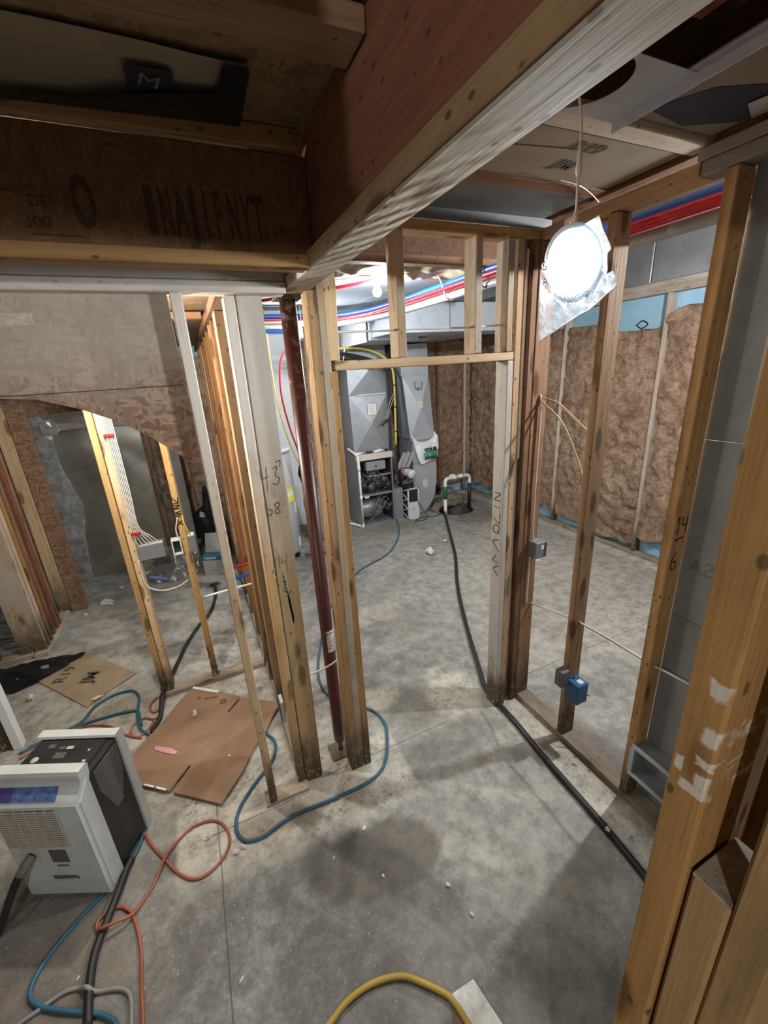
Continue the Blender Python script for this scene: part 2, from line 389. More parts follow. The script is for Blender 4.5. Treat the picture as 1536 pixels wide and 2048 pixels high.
def mk_floor():
    k = NT('stained_concrete')
    at = k.n('Attribute', attribute_name='stain')
    s = k.n('SeparateColor'); k.l(at.outputs['Color'], s.inputs[0])
    p = k.pos()
    n1 = k.noise(p, 1.7, 6, 0.65)
    n2 = k.noise(p, 11, 7, 0.72)
    n3 = k.noise(p, 48, 6, 0.75)
    n4 = k.noise(k.addv(p, (5.0, 2.0, 0)), 4.5, 6, 0.7, 0.8)
    c = k.mix(k.ramp(n1, 0.32, 0.70), (0.155, 0.157, 0.145), (0.285, 0.287, 0.268))
    c = k.mix(k.math('MULTIPLY', k.ramp(n2, 0.44, 0.66), 0.7), c, (0.42, 0.42, 0.395))
    c = k.mix(k.math('MULTIPLY', k.ramp(n4, 0.50, 0.68), 0.6), c, (0.125, 0.122, 0.115))
    c = k.mix(k.math('MULTIPLY', k.ramp(n3, 0.44, 0.70), 0.6), c, (0.10, 0.10, 0.092))
    sk = k.n('Mapping'); k.l(p, sk.inputs['Vector']); sk.inputs['Rotation'].default_value = (0, 0, 0.9)
    n5 = k.noise(k.scalev(sk.outputs[0], (3.0, 14.0, 1.0)), 1.0, 6, 0.7, 0.5)
    c = k.mix(k.math('MULTIPLY', k.ramp(n5, 0.54, 0.70), 0.40), c, (0.44, 0.435, 0.415))
    c = k.mix(k.math('MULTIPLY', k.ramp(n5, 0.42, 0.28), 0.35), c, (0.12, 0.115, 0.105))
    vs = k.voro(p, 26.0)
    c = k.mix(k.math('MULTIPLY', k.ramp(k.math('ADD', vs, k.math('MULTIPLY', n3, 0.14)), 0.17, 0.13), 0.65), c, (0.62, 0.60, 0.55))
    # green channel: white lime bloom with flaking
    wf = k.math('MULTIPLY', k.math('POWER', s.outputs[1], 0.75), k.ramp(k.math('ADD', k.math('MULTIPLY', n2, 0.75), k.math('MULTIPLY', n3, 0.35)), 0.36, 0.62))
    c = k.mix(wf, c, (0.64, 0.61, 0.52))
    fk = k.math('MULTIPLY', k.math('MULTIPLY', k.ramp(k.noise(p, 34, 6, 0.78, 0.8), 0.55, 0.60), k.ramp(k.noise(k.addv(p, (9.0, 4.0, 0)), 5.5, 3), 0.42, 0.62)), k.ramp(k.math('ADD', s.outputs[1], k.math('MULTIPLY', n4, 0.6)), 0.50, 0.90))
    c = k.mix(k.math('MULTIPLY', fk, 0.85), c, (0.085, 0.08, 0.065))
    # red channel: damp
    df = k.math('MULTIPLY', s.outputs[0], k.math('MULTIPLY_ADD', n2, 0.5, 0.6), clamp=True)
    c = k.mix(df, c, k.mix(1.0, c, (0.36, 0.325, 0.29), 'MULTIPLY'))
    # blue channel: rust / brown dirt
    bf = k.math('MULTIPLY', s.outputs[2], k.ramp(n2, 0.35, 0.62))
    c = k.mix(k.math('MULTIPLY', bf, 0.75), c, (0.20, 0.135, 0.08))
    # control joints
    sep = k.n('SeparateXYZ'); k.l(p, sep.inputs[0])
    wob = k.math('MULTIPLY_ADD', k.noise(p, 3, 3), 0.012, -0.006)
    for ax, val, lo, hi in FLOOR_JOINTS:
        a = k.math('ABSOLUTE', k.math('SUBTRACT', k.math('ADD', sep.outputs[ax], wob), val))
        o = sep.outputs[1 - ax]
        rng = k.math('MULTIPLY', k.math('GREATER_THAN', o, lo), k.math('LESS_THAN', o, hi))
        f = k.math('MULTIPLY', k.ramp(a, 0.0035, 0.0015), rng)
        c = k.mix(k.math('MULTIPLY', f, 0.75), c, (0.07, 0.065, 0.06))
    k.bump(k.math('ADD', n2, k.math('MULTIPLY', n3, 0.6)), 0.25, 0.004)
    return k.fin(c, k.math('MULTIPLY_ADD', df, -0.22, 0.78), 0, 0.35)
FLOOR_JOINTS = [(1, 1.745, 0.3, 1.1), (0, -0.26, -2, 1.85), (1, 1.84, 1.75, 4.2), (1, 1.69, -0.3, 0.2)]
M['floor'] = mk_floor()

# ---------------------------------------------------------------- mesh helpers
def newmesh(name, verts, faces, smooth=False):
    me = bpy.data.meshes.new(name)
    me.from_pydata([tuple(v) for v in verts], [], faces)
    me.update()
    if smooth:
        me.polygons.foreach_set('use_smooth', [True] * len(me.polygons))
    return me

def bm_mesh(bm, name='mesh', smooth=False):
    bmesh.ops.recalc_face_normals(bm, faces=bm.faces)
    me = bpy.data.meshes.new(name)
    bm.to_mesh(me); bm.free()
    if smooth:
        me.polygons.foreach_set('use_smooth', [True] * len(me.polygons))
    return me

def wm(o):
    m = o.matrix_basis.copy()
    if o.parent:
        return wm(o.parent) @ o.matrix_parent_inverse @ m
    return m

def setparent(o, p):
    if p is not None:
        o.parent = p
        o.matrix_parent_inverse = wm(p).inverted()
    return o

def obj(name, me, mat=None, parent=None, local=False):
    o = bpy.data.objects.new(name, me)
    C.objects.link(o)
    if mat is not None:
        me.materials.clear()
        me.materials.append(M[mat] if isinstance(mat, str) else mat)
    if parent is not None:
        if local: o.parent = parent
        else: setparent(o, parent)
    return o

def tag(o, label=None, cat=None, group=None, kind=None):
    if label: o['label'] = label
    if cat: o['category'] = cat
    if group: o['group'] = group
    if kind: o['kind'] = kind
    return o

def empty(name, loc=(0, 0, 0), rz=0.0):
    o = bpy.data.objects.new(name, None)
    o.empty_display_size = 0.1
    C.objects.link(o)
    o.location = loc
    o.rotation_euler = (0, 0, rz)
    return o

def thing(name, label, cat, loc=(0, 0, 0), rz=0.0, group=None):
    return tag(empty(name, loc, rz), label, cat, group)

def box_bm(bm, lo, hi, bev=0.0):
    r = bmesh.ops.create_cube(bm, size=1.0)
    vs = r['verts']
    for v in vs:
        v.co = Vector([(lo[i] + hi[i]) / 2 + v.co[i] * (hi[i] - lo[i]) for i in range(3)])
    if bev:
        es = list({e for v in vs for e in v.link_edges})
        bmesh.ops.bevel(bm, geom=es, offset=bev, segments=1, affect='EDGES')

def boxm(lo, hi, bev=0.0):
    bm = bmesh.new()
    box_bm(bm, lo, hi, bev)
    return bm_mesh(bm)

def box(name, lo, hi, mat, parent=None, bev=0.002, local=False):
    c = [(lo[i] + hi[i]) / 2 for i in range(3)]
    h = [abs(hi[i] - lo[i]) / 2 for i in range(3)]
    bev = min(bev, min(h) * 0.6)
    o = bpy.data.objects.new(name, boxm([-x for x in h], h, bev))
    C.objects.link(o)
    o.data.materials.append(M[mat])
    o.location = c
    if parent is not None:
        if local: o.parent = parent
        else: setparent(o, parent)
    return o

def lum(name, lo, hi, mat, parent=None, lean=(0, 0), bev=0.0035, label=None):
    """a board whose grain (local Z) runs along its longest side"""
    d = [hi[i] - lo[i] for i in range(3)]
    L = max(range(3), key=lambda i: d[i])
    c = [(lo[i] + hi[i]) / 2 for i in range(3)]
    if L == 2: dim, rot = (d[0], d[1], d[2]), (0, 0, 0)
    elif L == 0: dim, rot = (d[2], d[1], d[0]), (0, math.pi / 2, 0)
    else: dim, rot = (d[0], d[2], d[1]), (-math.pi / 2, 0, 0)
    h = [x / 2 for x in dim]
    bm = bmesh.new()
    box_bm(bm, [-x for x in h], h, min(bev, min(h) * 0.4))
    # slight natural bow of the board
    geom = bm.verts[:] + bm.edges[:] + bm.faces[:]
    for t in (-0.5, 0.0, 0.5):
        r = bmesh.ops.bisect_plane(bm, geom=bm.verts[:] + bm.edges[:] + bm.faces[:], plane_co=(0, 0, t * h[2]), plane_no=(0, 0, 1))
    a, b = random.uniform(-1, 1) * 0.0022, random.uniform(-1, 1) * 0.0022
    for v in bm.verts:
        k = 1 - (v.co.z / h[2]) ** 2
        v.co.x += a * k + lean[0] * (v.co.z / h[2] / 2 + 0.5)
        v.co.y += b * k + lean[1] * (v.co.z / h[2] / 2 + 0.5)
    me = bm_mesh(bm)
    o = bpy.data.objects.new(name, me)
    C.objects.link(o)
    me.materials.append(M[mat])
    o.location = c
    o.rotation_euler = rot
    if label: o['label'] = label
    return setparent(o, parent)

def spline(pts, sub=6, closed=False):
    P = [Vector(p) for p in pts]
    if len(P) < 3: return P
    out = []
    n = len(P)
    rng = n if closed else n - 1
    for i in range(rng):
        p0 = P[i - 1] if (i > 0 or closed) else P[0] * 2 - P[1]
        p1 = P[i]; p2 = P[(i + 1) % n]
        p3 = P[(i + 2) % n] if (i + 2 < n or closed) else P[-1] * 2 - P[-2]
        for j in range(sub):
            t = j / sub
            out.append(0.5 * ((2 * p1) + (-p0 + p2) * t + (2 * p0 - 5 * p1 + 4 * p2 - p3) * t * t + (-p0 + 3 * p1 - 3 * p2 + p3) * t ** 3))
    if not closed: out.append(P[-1])
    return out

def tube_bm(bm, pts, r, n=8, sub=6, straight=False):
    P = [Vector(p) for p in pts] if straight else spline(pts, sub)
    rings = []
    up = Vector((0, 0, 1))
    prev = None
    for i, p in enumerate(P):
        t = (P[min(i + 1, len(P) - 1)] - P[max(i - 1, 0)])
        if t.length < 1e-9: t = Vector((0, 0, 1))
        t.normalize()
        if prev is None:
            a = t.cross(up)
            if a.length < 1e-3: a = t.cross(Vector((1, 0, 0)))
        else:
            a = prev - t * prev.dot(t)
            if a.length < 1e-6: a = t.cross(up)
        a.normalize(); prev = a
        b = t.cross(a)
        rr = r[min(i, len(r) - 1)] if isinstance(r, (list, tuple)) else r
        rings.append([bm.verts.new(p + (a * math.cos(2 * math.pi * k / n) + b * math.sin(2 * math.pi * k / n)) * rr) for k in range(n)])
    for i in range(len(rings) - 1):
        for k in range(n):
            bm.faces.new((rings[i][k], rings[i][(k + 1) % n], rings[i + 1][(k + 1) % n], rings[i + 1][k]))
    bm.faces.new(rings[0][::-1]); bm.faces.new(rings[-1])

def tube(name, pts, r, mat, parent=None, n=8, sub=6, straight=False, local=False):
    bm = bmesh.new()
    c = Vector(pts[0])
    tube_bm(bm, [Vector(p) - c for p in pts], r, n, sub, straight)
    o = obj(name, bm_mesh(bm, name, True), mat)
    o.location = c
    if parent is not None:
        if local: o.parent = parent
        else: setparent(o, parent)
    return o

def lathe_bm(bm, prof, n=24, c=(0, 0, 0)):
    rings = []
    for r, z in prof:
        if r < 1e-6: rings.append([bm.verts.new((c[0], c[1], c[2] + z))])
        else: rings.append([bm.verts.new((c[0] + r * math.cos(2 * math.pi * k / n), c[1] + r * math.sin(2 * math.pi * k / n), c[2] + z)) for k in range(n)])
    for a, b in zip(rings, rings[1:]):
        if len(a) == 1 and len(b) == 1: continue
        for k in range(n):
            k2 = (k + 1) % n
            if len(a) == 1: bm.faces.new((a[0], b[k2], b[k]))
            elif len(b) == 1: bm.faces.new((a[k], a[k2], b[0]))
            else: bm.faces.new((a[k], a[k2], b[k2], b[k]))

def lathe(name, prof, mat, loc, parent=None, n=24, rot=None, local=False, smooth=True):
    bm = bmesh.new()
    lathe_bm(bm, prof, n)
    o = obj(name, bm_mesh(bm, name, smooth), mat)
    o.location = loc
    if rot is not None: o.rotation_euler = rot
    if parent is not None:
        if local: o.parent = parent
        else: setparent(o, parent)
    return o

def prism(name, poly, axis, lo, hi, mat, parent=None, local=False, bev=0.0, smooth=False):
    """polygon given in the two axes other than `axis`, extruded lo..hi along axis"""
    def P(a, b, t):
        return {0: (t, a, b), 1: (a, t, b), 2: (a, b, t)}[axis]
    c = Vector(P(sum(p[0] for p in poly) / len(poly), sum(p[1] for p in poly) / len(poly), (lo + hi) / 2))
    bm = bmesh.new()
    A = [bm.verts.new(Vector(P(a, b, lo)) - c) for a, b in poly]
    B = [bm.verts.new(Vector(P(a, b, hi)) - c) for a, b in poly]
    fa = bm.faces.new(A); fb = bm.faces.new(B[::-1])
    fa.normal_update(); fb.normal_update()
    n = len(poly)
    for i in range(n):
        bm.faces.new((A[i], B[i], B[(i + 1) % n], A[(i + 1) % n]))
    if bev:
        bmesh.ops.bevel(bm, geom=bm.edges[:], offset=bev, segments=1, affect='EDGES')
    if n > 4 and not bev:
        bmesh.ops.triangulate(bm, faces=[fa, fb])
    o = obj(name, bm_mesh(bm, name), mat)
    o.location = c
    if parent is not None:
        if local: o.parent = parent
        else: setparent(o, parent)
    return o

def frame_mat(origin, xd, yd):
    x = Vector(xd).normalized(); y = Vector(yd)
    z = x.cross(y).normalized(); y = z.cross(x)
    o = Vector(origin)
    return Matrix(((x.x, y.x, z.x, o.x), (x.y, y.y, z.y, o.y), (x.z, y.z, z.z, o.z), (0, 0, 0, 1)))

def text(body, size, mat, parent, origin, xd, yd, name='printed_text', sx=1.0, local=False, depth=0.0006, bold=0.0):
    cu = bpy.data.curves.new('lettering', 'FONT')
    cu.body = body
    cu.size = size
    cu.extrude = depth
    cu.offset = bold
    cu.align_x = 'CENTER'; cu.align_y = 'CENTER'
    cu.resolution_u = 3
    t = bpy.data.objects.new('lettering', cu)
    C.objects.link(t)
    bpy.context.view_layer.update()
    me = bpy.data.meshes.new_from_object(t.evaluated_get(bpy.context.evaluated_depsgraph_get()))
    bpy.data.objects.remove(t)
    for v in me.vertices: v.co.x *= sx
    o = obj(name, me, mat)
    o.matrix_basis = frame_mat(origin, xd, yd)
    if parent is not None:
        if local: o.parent = parent
        else: setparent(o, parent)
    return o

def strokes(lines, width, mat, parent, origin, xd, yd, name='pencil_mark', local=False):
    bm = bmesh.new()
    for ln in lines:
        P = spline([(a, b, 0) for a, b in ln], 4) if len(ln) > 2 else [Vector((a, b, 0)) for a, b in ln]
        for p, q in zip(P, P[1:]):
            d = (q - p)
            if d.length < 1e-6: continue
            d.normalize()
            s = Vector((-d.y, d.x, 0)) * width / 2
            e = d * width * 0.3
            lo = [bm.verts.new(v + Vector((0, 0, -0.0005))) for v in (p - s - e, q - s + e, q + s + e, p + s - e)]
            hi = [bm.verts.new(v.co + Vector((0, 0, 0.0011))) for v in lo]
            bm.faces.new(hi); bm.faces.new(lo[::-1])
            for i in range(4): bm.faces.new((lo[i], lo[(i + 1) % 4], hi[(i + 1) % 4], hi[i]))
    o = obj(name, bm_mesh(bm, name), mat)
    o.matrix_basis = frame_mat(origin, xd, yd)
    if parent is not None:
        if local: o.parent = parent
        else: setparent(o, parent)
    return o

def sheet(name, outline, mat, amp=0.004, freq=12.0, cuts=3, thick=0.0, parent=None, seed=0.0, smooth=True, passes=1):
    """a crumpled film: 3D outline lying about a plane, refined and ruffled along its normal"""
    bm = bmesh.new()
    P = [Vector(p) for p in outline]
    c = sum(P, Vector()) / len(P)
    vs = [bm.verts.new(p - c) for p in P]
    f = bm.faces.new(vs)
    f.normal_update(); nrm = f.normal.copy()
    bmesh.ops.triangulate(bm, faces=[f])
    for _ in range(passes):
        bmesh.ops.subdivide_edges(bm, edges=bm.edges[:], cuts=cuts, use_grid_fill=True)
        bmesh.ops.triangulate(bm, faces=bm.faces[:])
    for v in bm.verts:
        q = v.co * freq + Vector((seed, seed * 2.3, -seed))
        h = mn.noise(q) + 0.5 * mn.noise(q * 2.1) + 0.6 * (abs(mn.noise(q * 1.3 + Vector((9, 9, 9)))) - 0.3)
        v.co += nrm * h * amp
    if thick:
        bm.normal_update()
        r = bmesh.ops.solidify(bm, geom=bm.faces[:], thickness=thick)
    o = obj(name, bm_mesh(bm, name, smooth), mat)
    o.location = c
    return setparent(o, parent)

def lump(name, loc, size, mat, seed=0, parent=None, sub=2, rough=0.5):
    bm = bmesh.new()
    bmesh.ops.create_icosphere(bm, subdivisions=sub, radius=1.0)
    for v in bm.verts:
        q = v.co * 1.6 + Vector((seed * 3.7, seed, -seed * 1.9))
        k = 1 + rough * mn.noise(q) + 0.5 * rough * mn.noise(q * 2.3)
        v.co = Vector((v.co.x * k * size[0], v.co.y * k * size[1], v.co.z * k * size[2]))
    mz = min(v.co.z for v in bm.verts)
    for v in bm.verts: v.co.z -= mz
    o = obj(name, bm_mesh(bm, name, False), mat)
    o.location = loc
    return setparent(o, parent)

# ================================================================ SETTING
PIT = (3.42, 5.10)
def build_floor():
    x0, x1, y0, y1, st = -4.2, 4.30, -2.4, 5.95, 0.022
    nx, ny = int((x1 - x0) / st), int((y1 - y0) / st)
    xs = np.linspace(x0, x1, nx + 1); ys = np.linspace(y0, y1, ny + 1)
    X, Y = np.meshgrid(xs, ys)
    rng = np.random.RandomState(3)
    def vnoise(f, seed):
        r = np.random.RandomState(seed).rand(64, 64)
        u = (X * f) % 64; v = (Y * f) % 64
        i = u.astype(int); j = v.astype(int); a = u - i; b = v - j
        a = a * a * (3 - 2 * a); b = b * b * (3 - 2 * b)
        g = lambda p, q: r[p % 64, q % 64]
        return (g(i, j) * (1 - a) * (1 - b) + g(i + 1, j) * a * (1 - b) + g(i, j + 1) * (1 - a) * b + g(i + 1, j + 1) * a * b)
    def fbm(f, seed):
        return (vnoise(f, seed) + 0.5 * vnoise(f * 2.1, seed + 1) + 0.28 * vnoise(f * 4.3, seed + 2) + 0.15 * vnoise(f * 9, seed + 3)) / 1.93
    W1, W2, W3 = fbm(2.2, 11), fbm(3.7, 21), fbm(5.3, 31)
    def blob(cx, cy, rx, ry, soft=0.25, ang=0.0, jag=0.7):
        c, s = math.cos(ang), math.sin(ang)
        u = (X - cx) * c + (Y - cy) * s; v = -(X - cx) * s + (Y - cy) * c
        d = np.sqrt((u / rx) ** 2 + (v / ry) ** 2) + (W2 - 0.5) * jag + (W3 - 0.5) * jag * 0.6
        return np.clip((1 - d) / soft + 0.5, 0, 1)
    damp = np.zeros_like(X); lime = np.zeros_like(X); rust = np.zeros_like(X)
    mx = lambda a, b: np.maximum(a, b)
    # big dark wet patch in the walkway with its fainter outskirts
    damp = mx(damp, 1.0 * blob(0.44, 1.22, 0.33, 0.19, 0.14, -0.40, 0.8))
    damp = mx(damp, 0.6 * blob(0.36, 0.95, 0.34, 0.36, 0.4))
    damp = mx(damp, 0.45 * blob(0.12, 1.02, 0.22, 0.40, 0.6))
    damp = mx(damp, 0.5 * blob(0.55, 0.80, 0.14, 0.12, 0.4))
    damp = mx(damp, 0.5 * blob(1.05, 1.62, 0.30, 0.12, 0.5))
    damp = mx(damp, 0.5 * blob(0.95, 1.95, 0.16, 0.22, 0.5))
    damp = mx(damp, 0.4 * blob(1.35, 2.9, 0.35, 0.25, 0.6))
    damp = mx(damp, 0.5 * blob(3.5, 4.7, 0.4, 0.25, 0.5))
    damp = mx(damp, 0.6 * blob(0.9, 0.55, 0.30, 0.35, 0.8))
    damp = mx(damp, 0.5 * blob(-1.05, 1.35, 0.35, 0.35, 0.8))
    # lime bloom along the sole plates
    strip = np.clip(1.15 - np.abs(Y - 1.68 + 0.10 * (X - 0.2)) / 0.26, 0, 1) * ((X > -0.45) & (X < 0.75))
    lime = mx(lime, np.clip(strip * 1.9 * (0.35 + W1), 0, 1.0))
    strip2 = np.clip(1 - np.abs(X - 1.52) / 0.13, 0, 1) * ((Y > 0.3) & (Y < 1.8))
    lime = mx(lime, np.clip(strip2 * 1.6, 0, 0.9))
    lime = mx(lime, 0.55 * blob(-0.15, 2.2, 0.55, 0.45, 0.8))
    lime = mx(lime, 0.50 * blob(-0.6, 3.4, 0.9, 1.3, 0.9))
    lime = mx(lime, 0.55 * blob(0.05, 3.0, 0.4, 0.9, 0.6))
    lime = mx(lime, 0.7 * blob(0.78, 2.12, 0.18, 0.10, 0.5))
    lime = mx(lime, 0.7 * blob(1.28, 1.95, 0.18, 0.22, 0.5))
    lime = mx(lime, 0.5 * blob(1.15, 3.1, 0.30, 0.16, 0.6))
    lime = mx(lime, 0.4 * blob(3.0, 3.0, 1.3, 1.6, 1.2))
    lime = mx(lime, 0.35 * blob(0.95, 1.2, 0.5, 0.6, 1.2))
    lime = mx(lime, np.clip(1 - np.abs(X - 4.1) / 0.16, 0, 1) * 0.9)
    rust = mx(rust, 0.9 * blob(0.30, 1.72, 0.20, 0.11, 0.5))
    rust = mx(rust, 0.8 * blob(0.05, 1.62, 0.22, 0.06, 0.5, -0.2))
    rust = mx(rust, 0.8 * blob(2.25, 4.98, 0.5, 0.16, 0.6))
    rust = mx(rust, 0.6 * blob(-0.95, 1.45, 0.5, 0.4, 0.8))
    rust = mx(rust, 0.5 * blob(1.72, 1.1, 0.12, 0.6, 0.6))
    rust = mx(rust, 0.5 * blob(-0.7, 4.7, 0.5, 0.4, 0.6))
    Z = (W1 - 0.5) * 0.0
    verts = np.stack([X.ravel(), Y.ravel(), Z.ravel()], 1)
    idx = np.arange((nx + 1) * (ny + 1)).reshape(ny + 1, nx + 1)
    q = np.stack([idx[:-1, :-1].ravel(), idx[:-1, 1:].ravel(), idx[1:, 1:].ravel(), idx[1:, :-1].ravel()], 1)
    cx = X[:-1, :-1].ravel() + st / 2; cy = Y[:-1, :-1].ravel() + st / 2
    keep = ((cx - PIT[0]) / 0.27) ** 2 + ((cy - PIT[1]) / 0.24) ** 2 > 1
    q = q[keep]
    me = bpy.data.meshes.new('floor')
    me.vertices.add(len(verts)); me.vertices.foreach_set('co', verts.ravel())
    me.loops.add(q.size); me.loops.foreach_set('vertex_index', q.ravel().astype(np.int32))
    me.polygons.add(len(q)); me.polygons.foreach_set('loop_start', np.arange(0, q.size, 4, dtype=np.int32))
    me.update(calc_edges=True)
    at = me.color_attributes.new('stain', 'FLOAT_COLOR', 'POINT')
    col = np.ones((len(verts), 4), dtype=np.float32)
    col[:, 0] = damp.ravel(); col[:, 1] = lime.ravel(); col[:, 2] = rust.ravel()
    at.data.foreach_set('color', col.ravel())
    return tag(obj('floor', me, 'floor'), kind='structure')
build_floor()

def batt(lo, hi, face_axis, parent, seed, ragged=0.05, step=0.022):
    """one fibreglass batt: a puffy slab whose room side is rumpled. face_axis 0: faces -X, 1: faces -Y"""
    ax = 1 - face_axis
    L, Hh = hi[ax] - lo[ax], hi[2] - lo[2]
    nu, nv = max(4, int(L / step)), max(6, int(Hh / step))
    vs, fs = [], []
    for j in range(nv + 1):
        for i in range(nu + 1):
            u, v = i / nu, j / nv
            a = lo[ax] + u * L; z = lo[2] + v * Hh
            e = min(u, 1 - u) * 2
            q = Vector((a * 1.0, z, seed * 5.1))
            d = 0.035 * (1 - (1 - min(1, e * 2.2)) ** 2)
            d += 0.024 * (mn.noise(q * 4) + 0.9 * mn.noise(q * 10) + 0.9 * mn.noise(q * 21 + Vector((5, 1, 2))))
            d += 0.055 * (abs(mn.noise(q * 6 + Vector((3, 3, 3)))) - 0.2)
            if j in (0, nv):
                z += ragged * mn.noise(q * 6)
            p = [0, 0, z]; p[ax] = a; p[face_axis] = lo[face_axis] - d + 0.02
            vs.append(p)
    w = nu + 1
    for j in range(nv):
        for i in range(nu):
            f = (j * w + i, j * w + i + 1, (j + 1) * w + i + 1, (j + 1) * w + i)
            fs.append(f[::-1] if face_axis == 1 else f)
    # border down to the wall
    ring = [i for i in range(w)] + [j * w + nu for j in range(1, nv + 1)] + [nv * w + i for i in range(nu - 1, -1, -1)] + [j * w for j in range(nv - 1, 0, -1)]
    base = len(vs)
    for r in ring:
        p = list(vs[r]); p[face_axis] = hi[face_axis]; vs.append(p)
    n = len(ring)
    for i in range(n):
        fs.append((ring[i], ring[(i + 1) % n], base + (i + 1) % n, base + i))
    fs.append(tuple(base + i for i in range(n)))
    c = Vector([(lo[i] + hi[i]) / 2 for i in range(3)])
    me = newmesh('insulation_batt', [Vector(v) - c for v in vs], fs, True)
    o = obj('insulation_batt', me, 'batt')
    o.location = c
    return setparent(o, parent)

# right exterior wall: blue foam, furring studs, batts between them
wr = tag(box('wall_right', (4.26, -2.4, 0), (4.40, 6.02, 3.40), 'foam', bev=0), kind='structure')
lum('bottom_plate', (4.165, -1.0, 0), (4.255, 5.80, 0.04), 'plate_dirty', wr)
lum('top_plate', (4.165, -1.0, 2.62), (4.255, 5.80, 2.73), 'wood_grey', wr)
SY = [0.40, 0.99, 1.58, 2.17, 2.76, 3.35, 3.94, 4.53, 5.12]
for i, y in enumerate(SY):
    lum('stud', (4.165, y - 0.019, 0.04), (4.255, y + 0.019, 2.62), 'wood_grey' if i in (5,) else 'wood_dusty', wr)
for i in range(len(SY)):
    y0 = SY[i] + 0.02; y1 = (SY[i + 1] if i + 1 < len(SY) else 5.84) - 0.02
    zt = {3: 2.46, 4: 2.33, 2: 2.40}.get(i, 2.45); zb = {4: 0.10, 3: 0.22, 5: 0.18}.get(i, 0.20)
    batt((4.17, y0, zb), (4.255, y1, zt), 0, wr, i + 1)
# foam board print
strokes([[(0, 0), (.06, .035), (.12, 0), (.06, -.035), (0, 0)], [(.16, -.06), (.36, -.03)], [(.34, -.02), (.34, .05), (.38, .05)], [(.42, -.01), (.42, .08)], [(.40, .10), (.45, .10)]], 0.012, 'ink', wr, (4.2585, 3.12, 2.38), (0, -1, 0), (0, 0, 1), 'printed_mark')
# steel clad rim above the plate, panel by panel
for i, (a, b) in enumerate(((-0.4, 0.6), (0.6, 1.8), (1.8, 2.985), (2.995, 4.2), (4.2, 5.8))):
    box('rim_panel', (4.20, a, 2.735), (4.255, b, 3.34), 'metal_dull', wr, 0.006)

# back wall
wb = tag(box('wall_back', (-4.2, 5.90, 0), (4.26, 6.02, 3.40), 'foam', bev=0), kind='structure')
lum('bottom_plate', (1.36, 5.80, 0), (4.16, 5.895, 0.04), 'plate_dirty', wb)
lum('top_plate', (1.36, 5.80, 2.62), (4.16, 5.895, 2.72), 'wood_grey', wb)
BX = [2.62, 3.22, 3.42, 3.56, 4.06]
for i, x in enumerate(BX):
    lum('stud', (x - 0.02, 5.80, 0.04), (x + 0.02, 5.895, 2.62), 'wood_white' if i == 4 else 'wood_brown' if i in (1, 3) else 'wood', wb)
for i in range(len(BX)):
    a = BX[i] + 0.021; b = (BX[i + 1] if i + 1 < len(BX) else 4.20) - 0.021
    if b - a > 0.07: batt((a, 5.81, 0.22), (b, 5.895, 2.5), 1, wb, 20 + i)
box('white_panel', (0.42, 5.78, 0.0), (1.34, 5.80, 2.60), 'white_board', wb, 0.003)
batt((1.36, 5.81, 0.15), (1.90, 5.895, 2.5), 1, wb, 33)
for i, (a, b) in enumerate(((-0.52, -0.2), (-0.15, 0.40))):
    batt((a, 5.81, 0.1), (b, 5.895, 2.4), 1, wb, 40 + i)
for x in (-0.55, -0.40, -0.17):
    lum('stud', (x - 0.02, 5.72, 0), (x + 0.02, 5.80, 2.45), 'wood_brown', wb)

tag(box('wall_left', (-4.32, -2.4, 0), (-4.20, 6.02, 3.40), 'concrete_wall', bev=0), kind='structure')
tag(box('wall_front', (-4.2, -2.52, 0), (4.26, -2.40, 3.40), 'concrete_wall', bev=0), kind='structure')

# ceiling: strandboard deck (three levels), joists below carry their own names
ce = tag(box('ceiling', (0.44, -2.4, 3.05), (1.70, 5.90, 3.10), 'ply', bev=0), kind='structure')
box('upper_deck', (1.70, -2.4, 3.34), (4.26, 5.90, 3.40), 'ply', ce, 0)
box('deck_step', (1.68, -2.4, 3.10), (1.70, 5.90, 3.34), 'ply', ce, 0)
box('deck_step', (0.40, -2.4, 2.96), (0.44, 5.90, 3.05), 'ply', ce, 0)
box('red_deck', (-4.2, -2.4, 2.742), (0.42, 0.91, 2.745), 'red_deck', ce, 0)
box('lower_deck', (-4.2, -2.4, 2.745), (0.435, 1.80, 2.79), 'ply', ce, 0)
box('stair_room_deck', (-4.2, 1.80, 2.50), (0.435, 5.95, 2.56), 'ply', ce, 0)
# white boards on the furnace room ceiling, laid sheet by sheet
for i, (a, b) in enumerate(((2.86, 4.02), (4.026, 5.2), (5.206, 5.78))):
    box('ceiling_board', (0.5, a, 2.715), (1.62, b, 2.727), 'ceil_white', ce, 0.002)
    box('ceiling_board', (1.625, a, 2.715), (2.9, b, 2.727), 'ceil_white', ce, 0.002)

# ================================================================ FRAMING
YW = 1.70
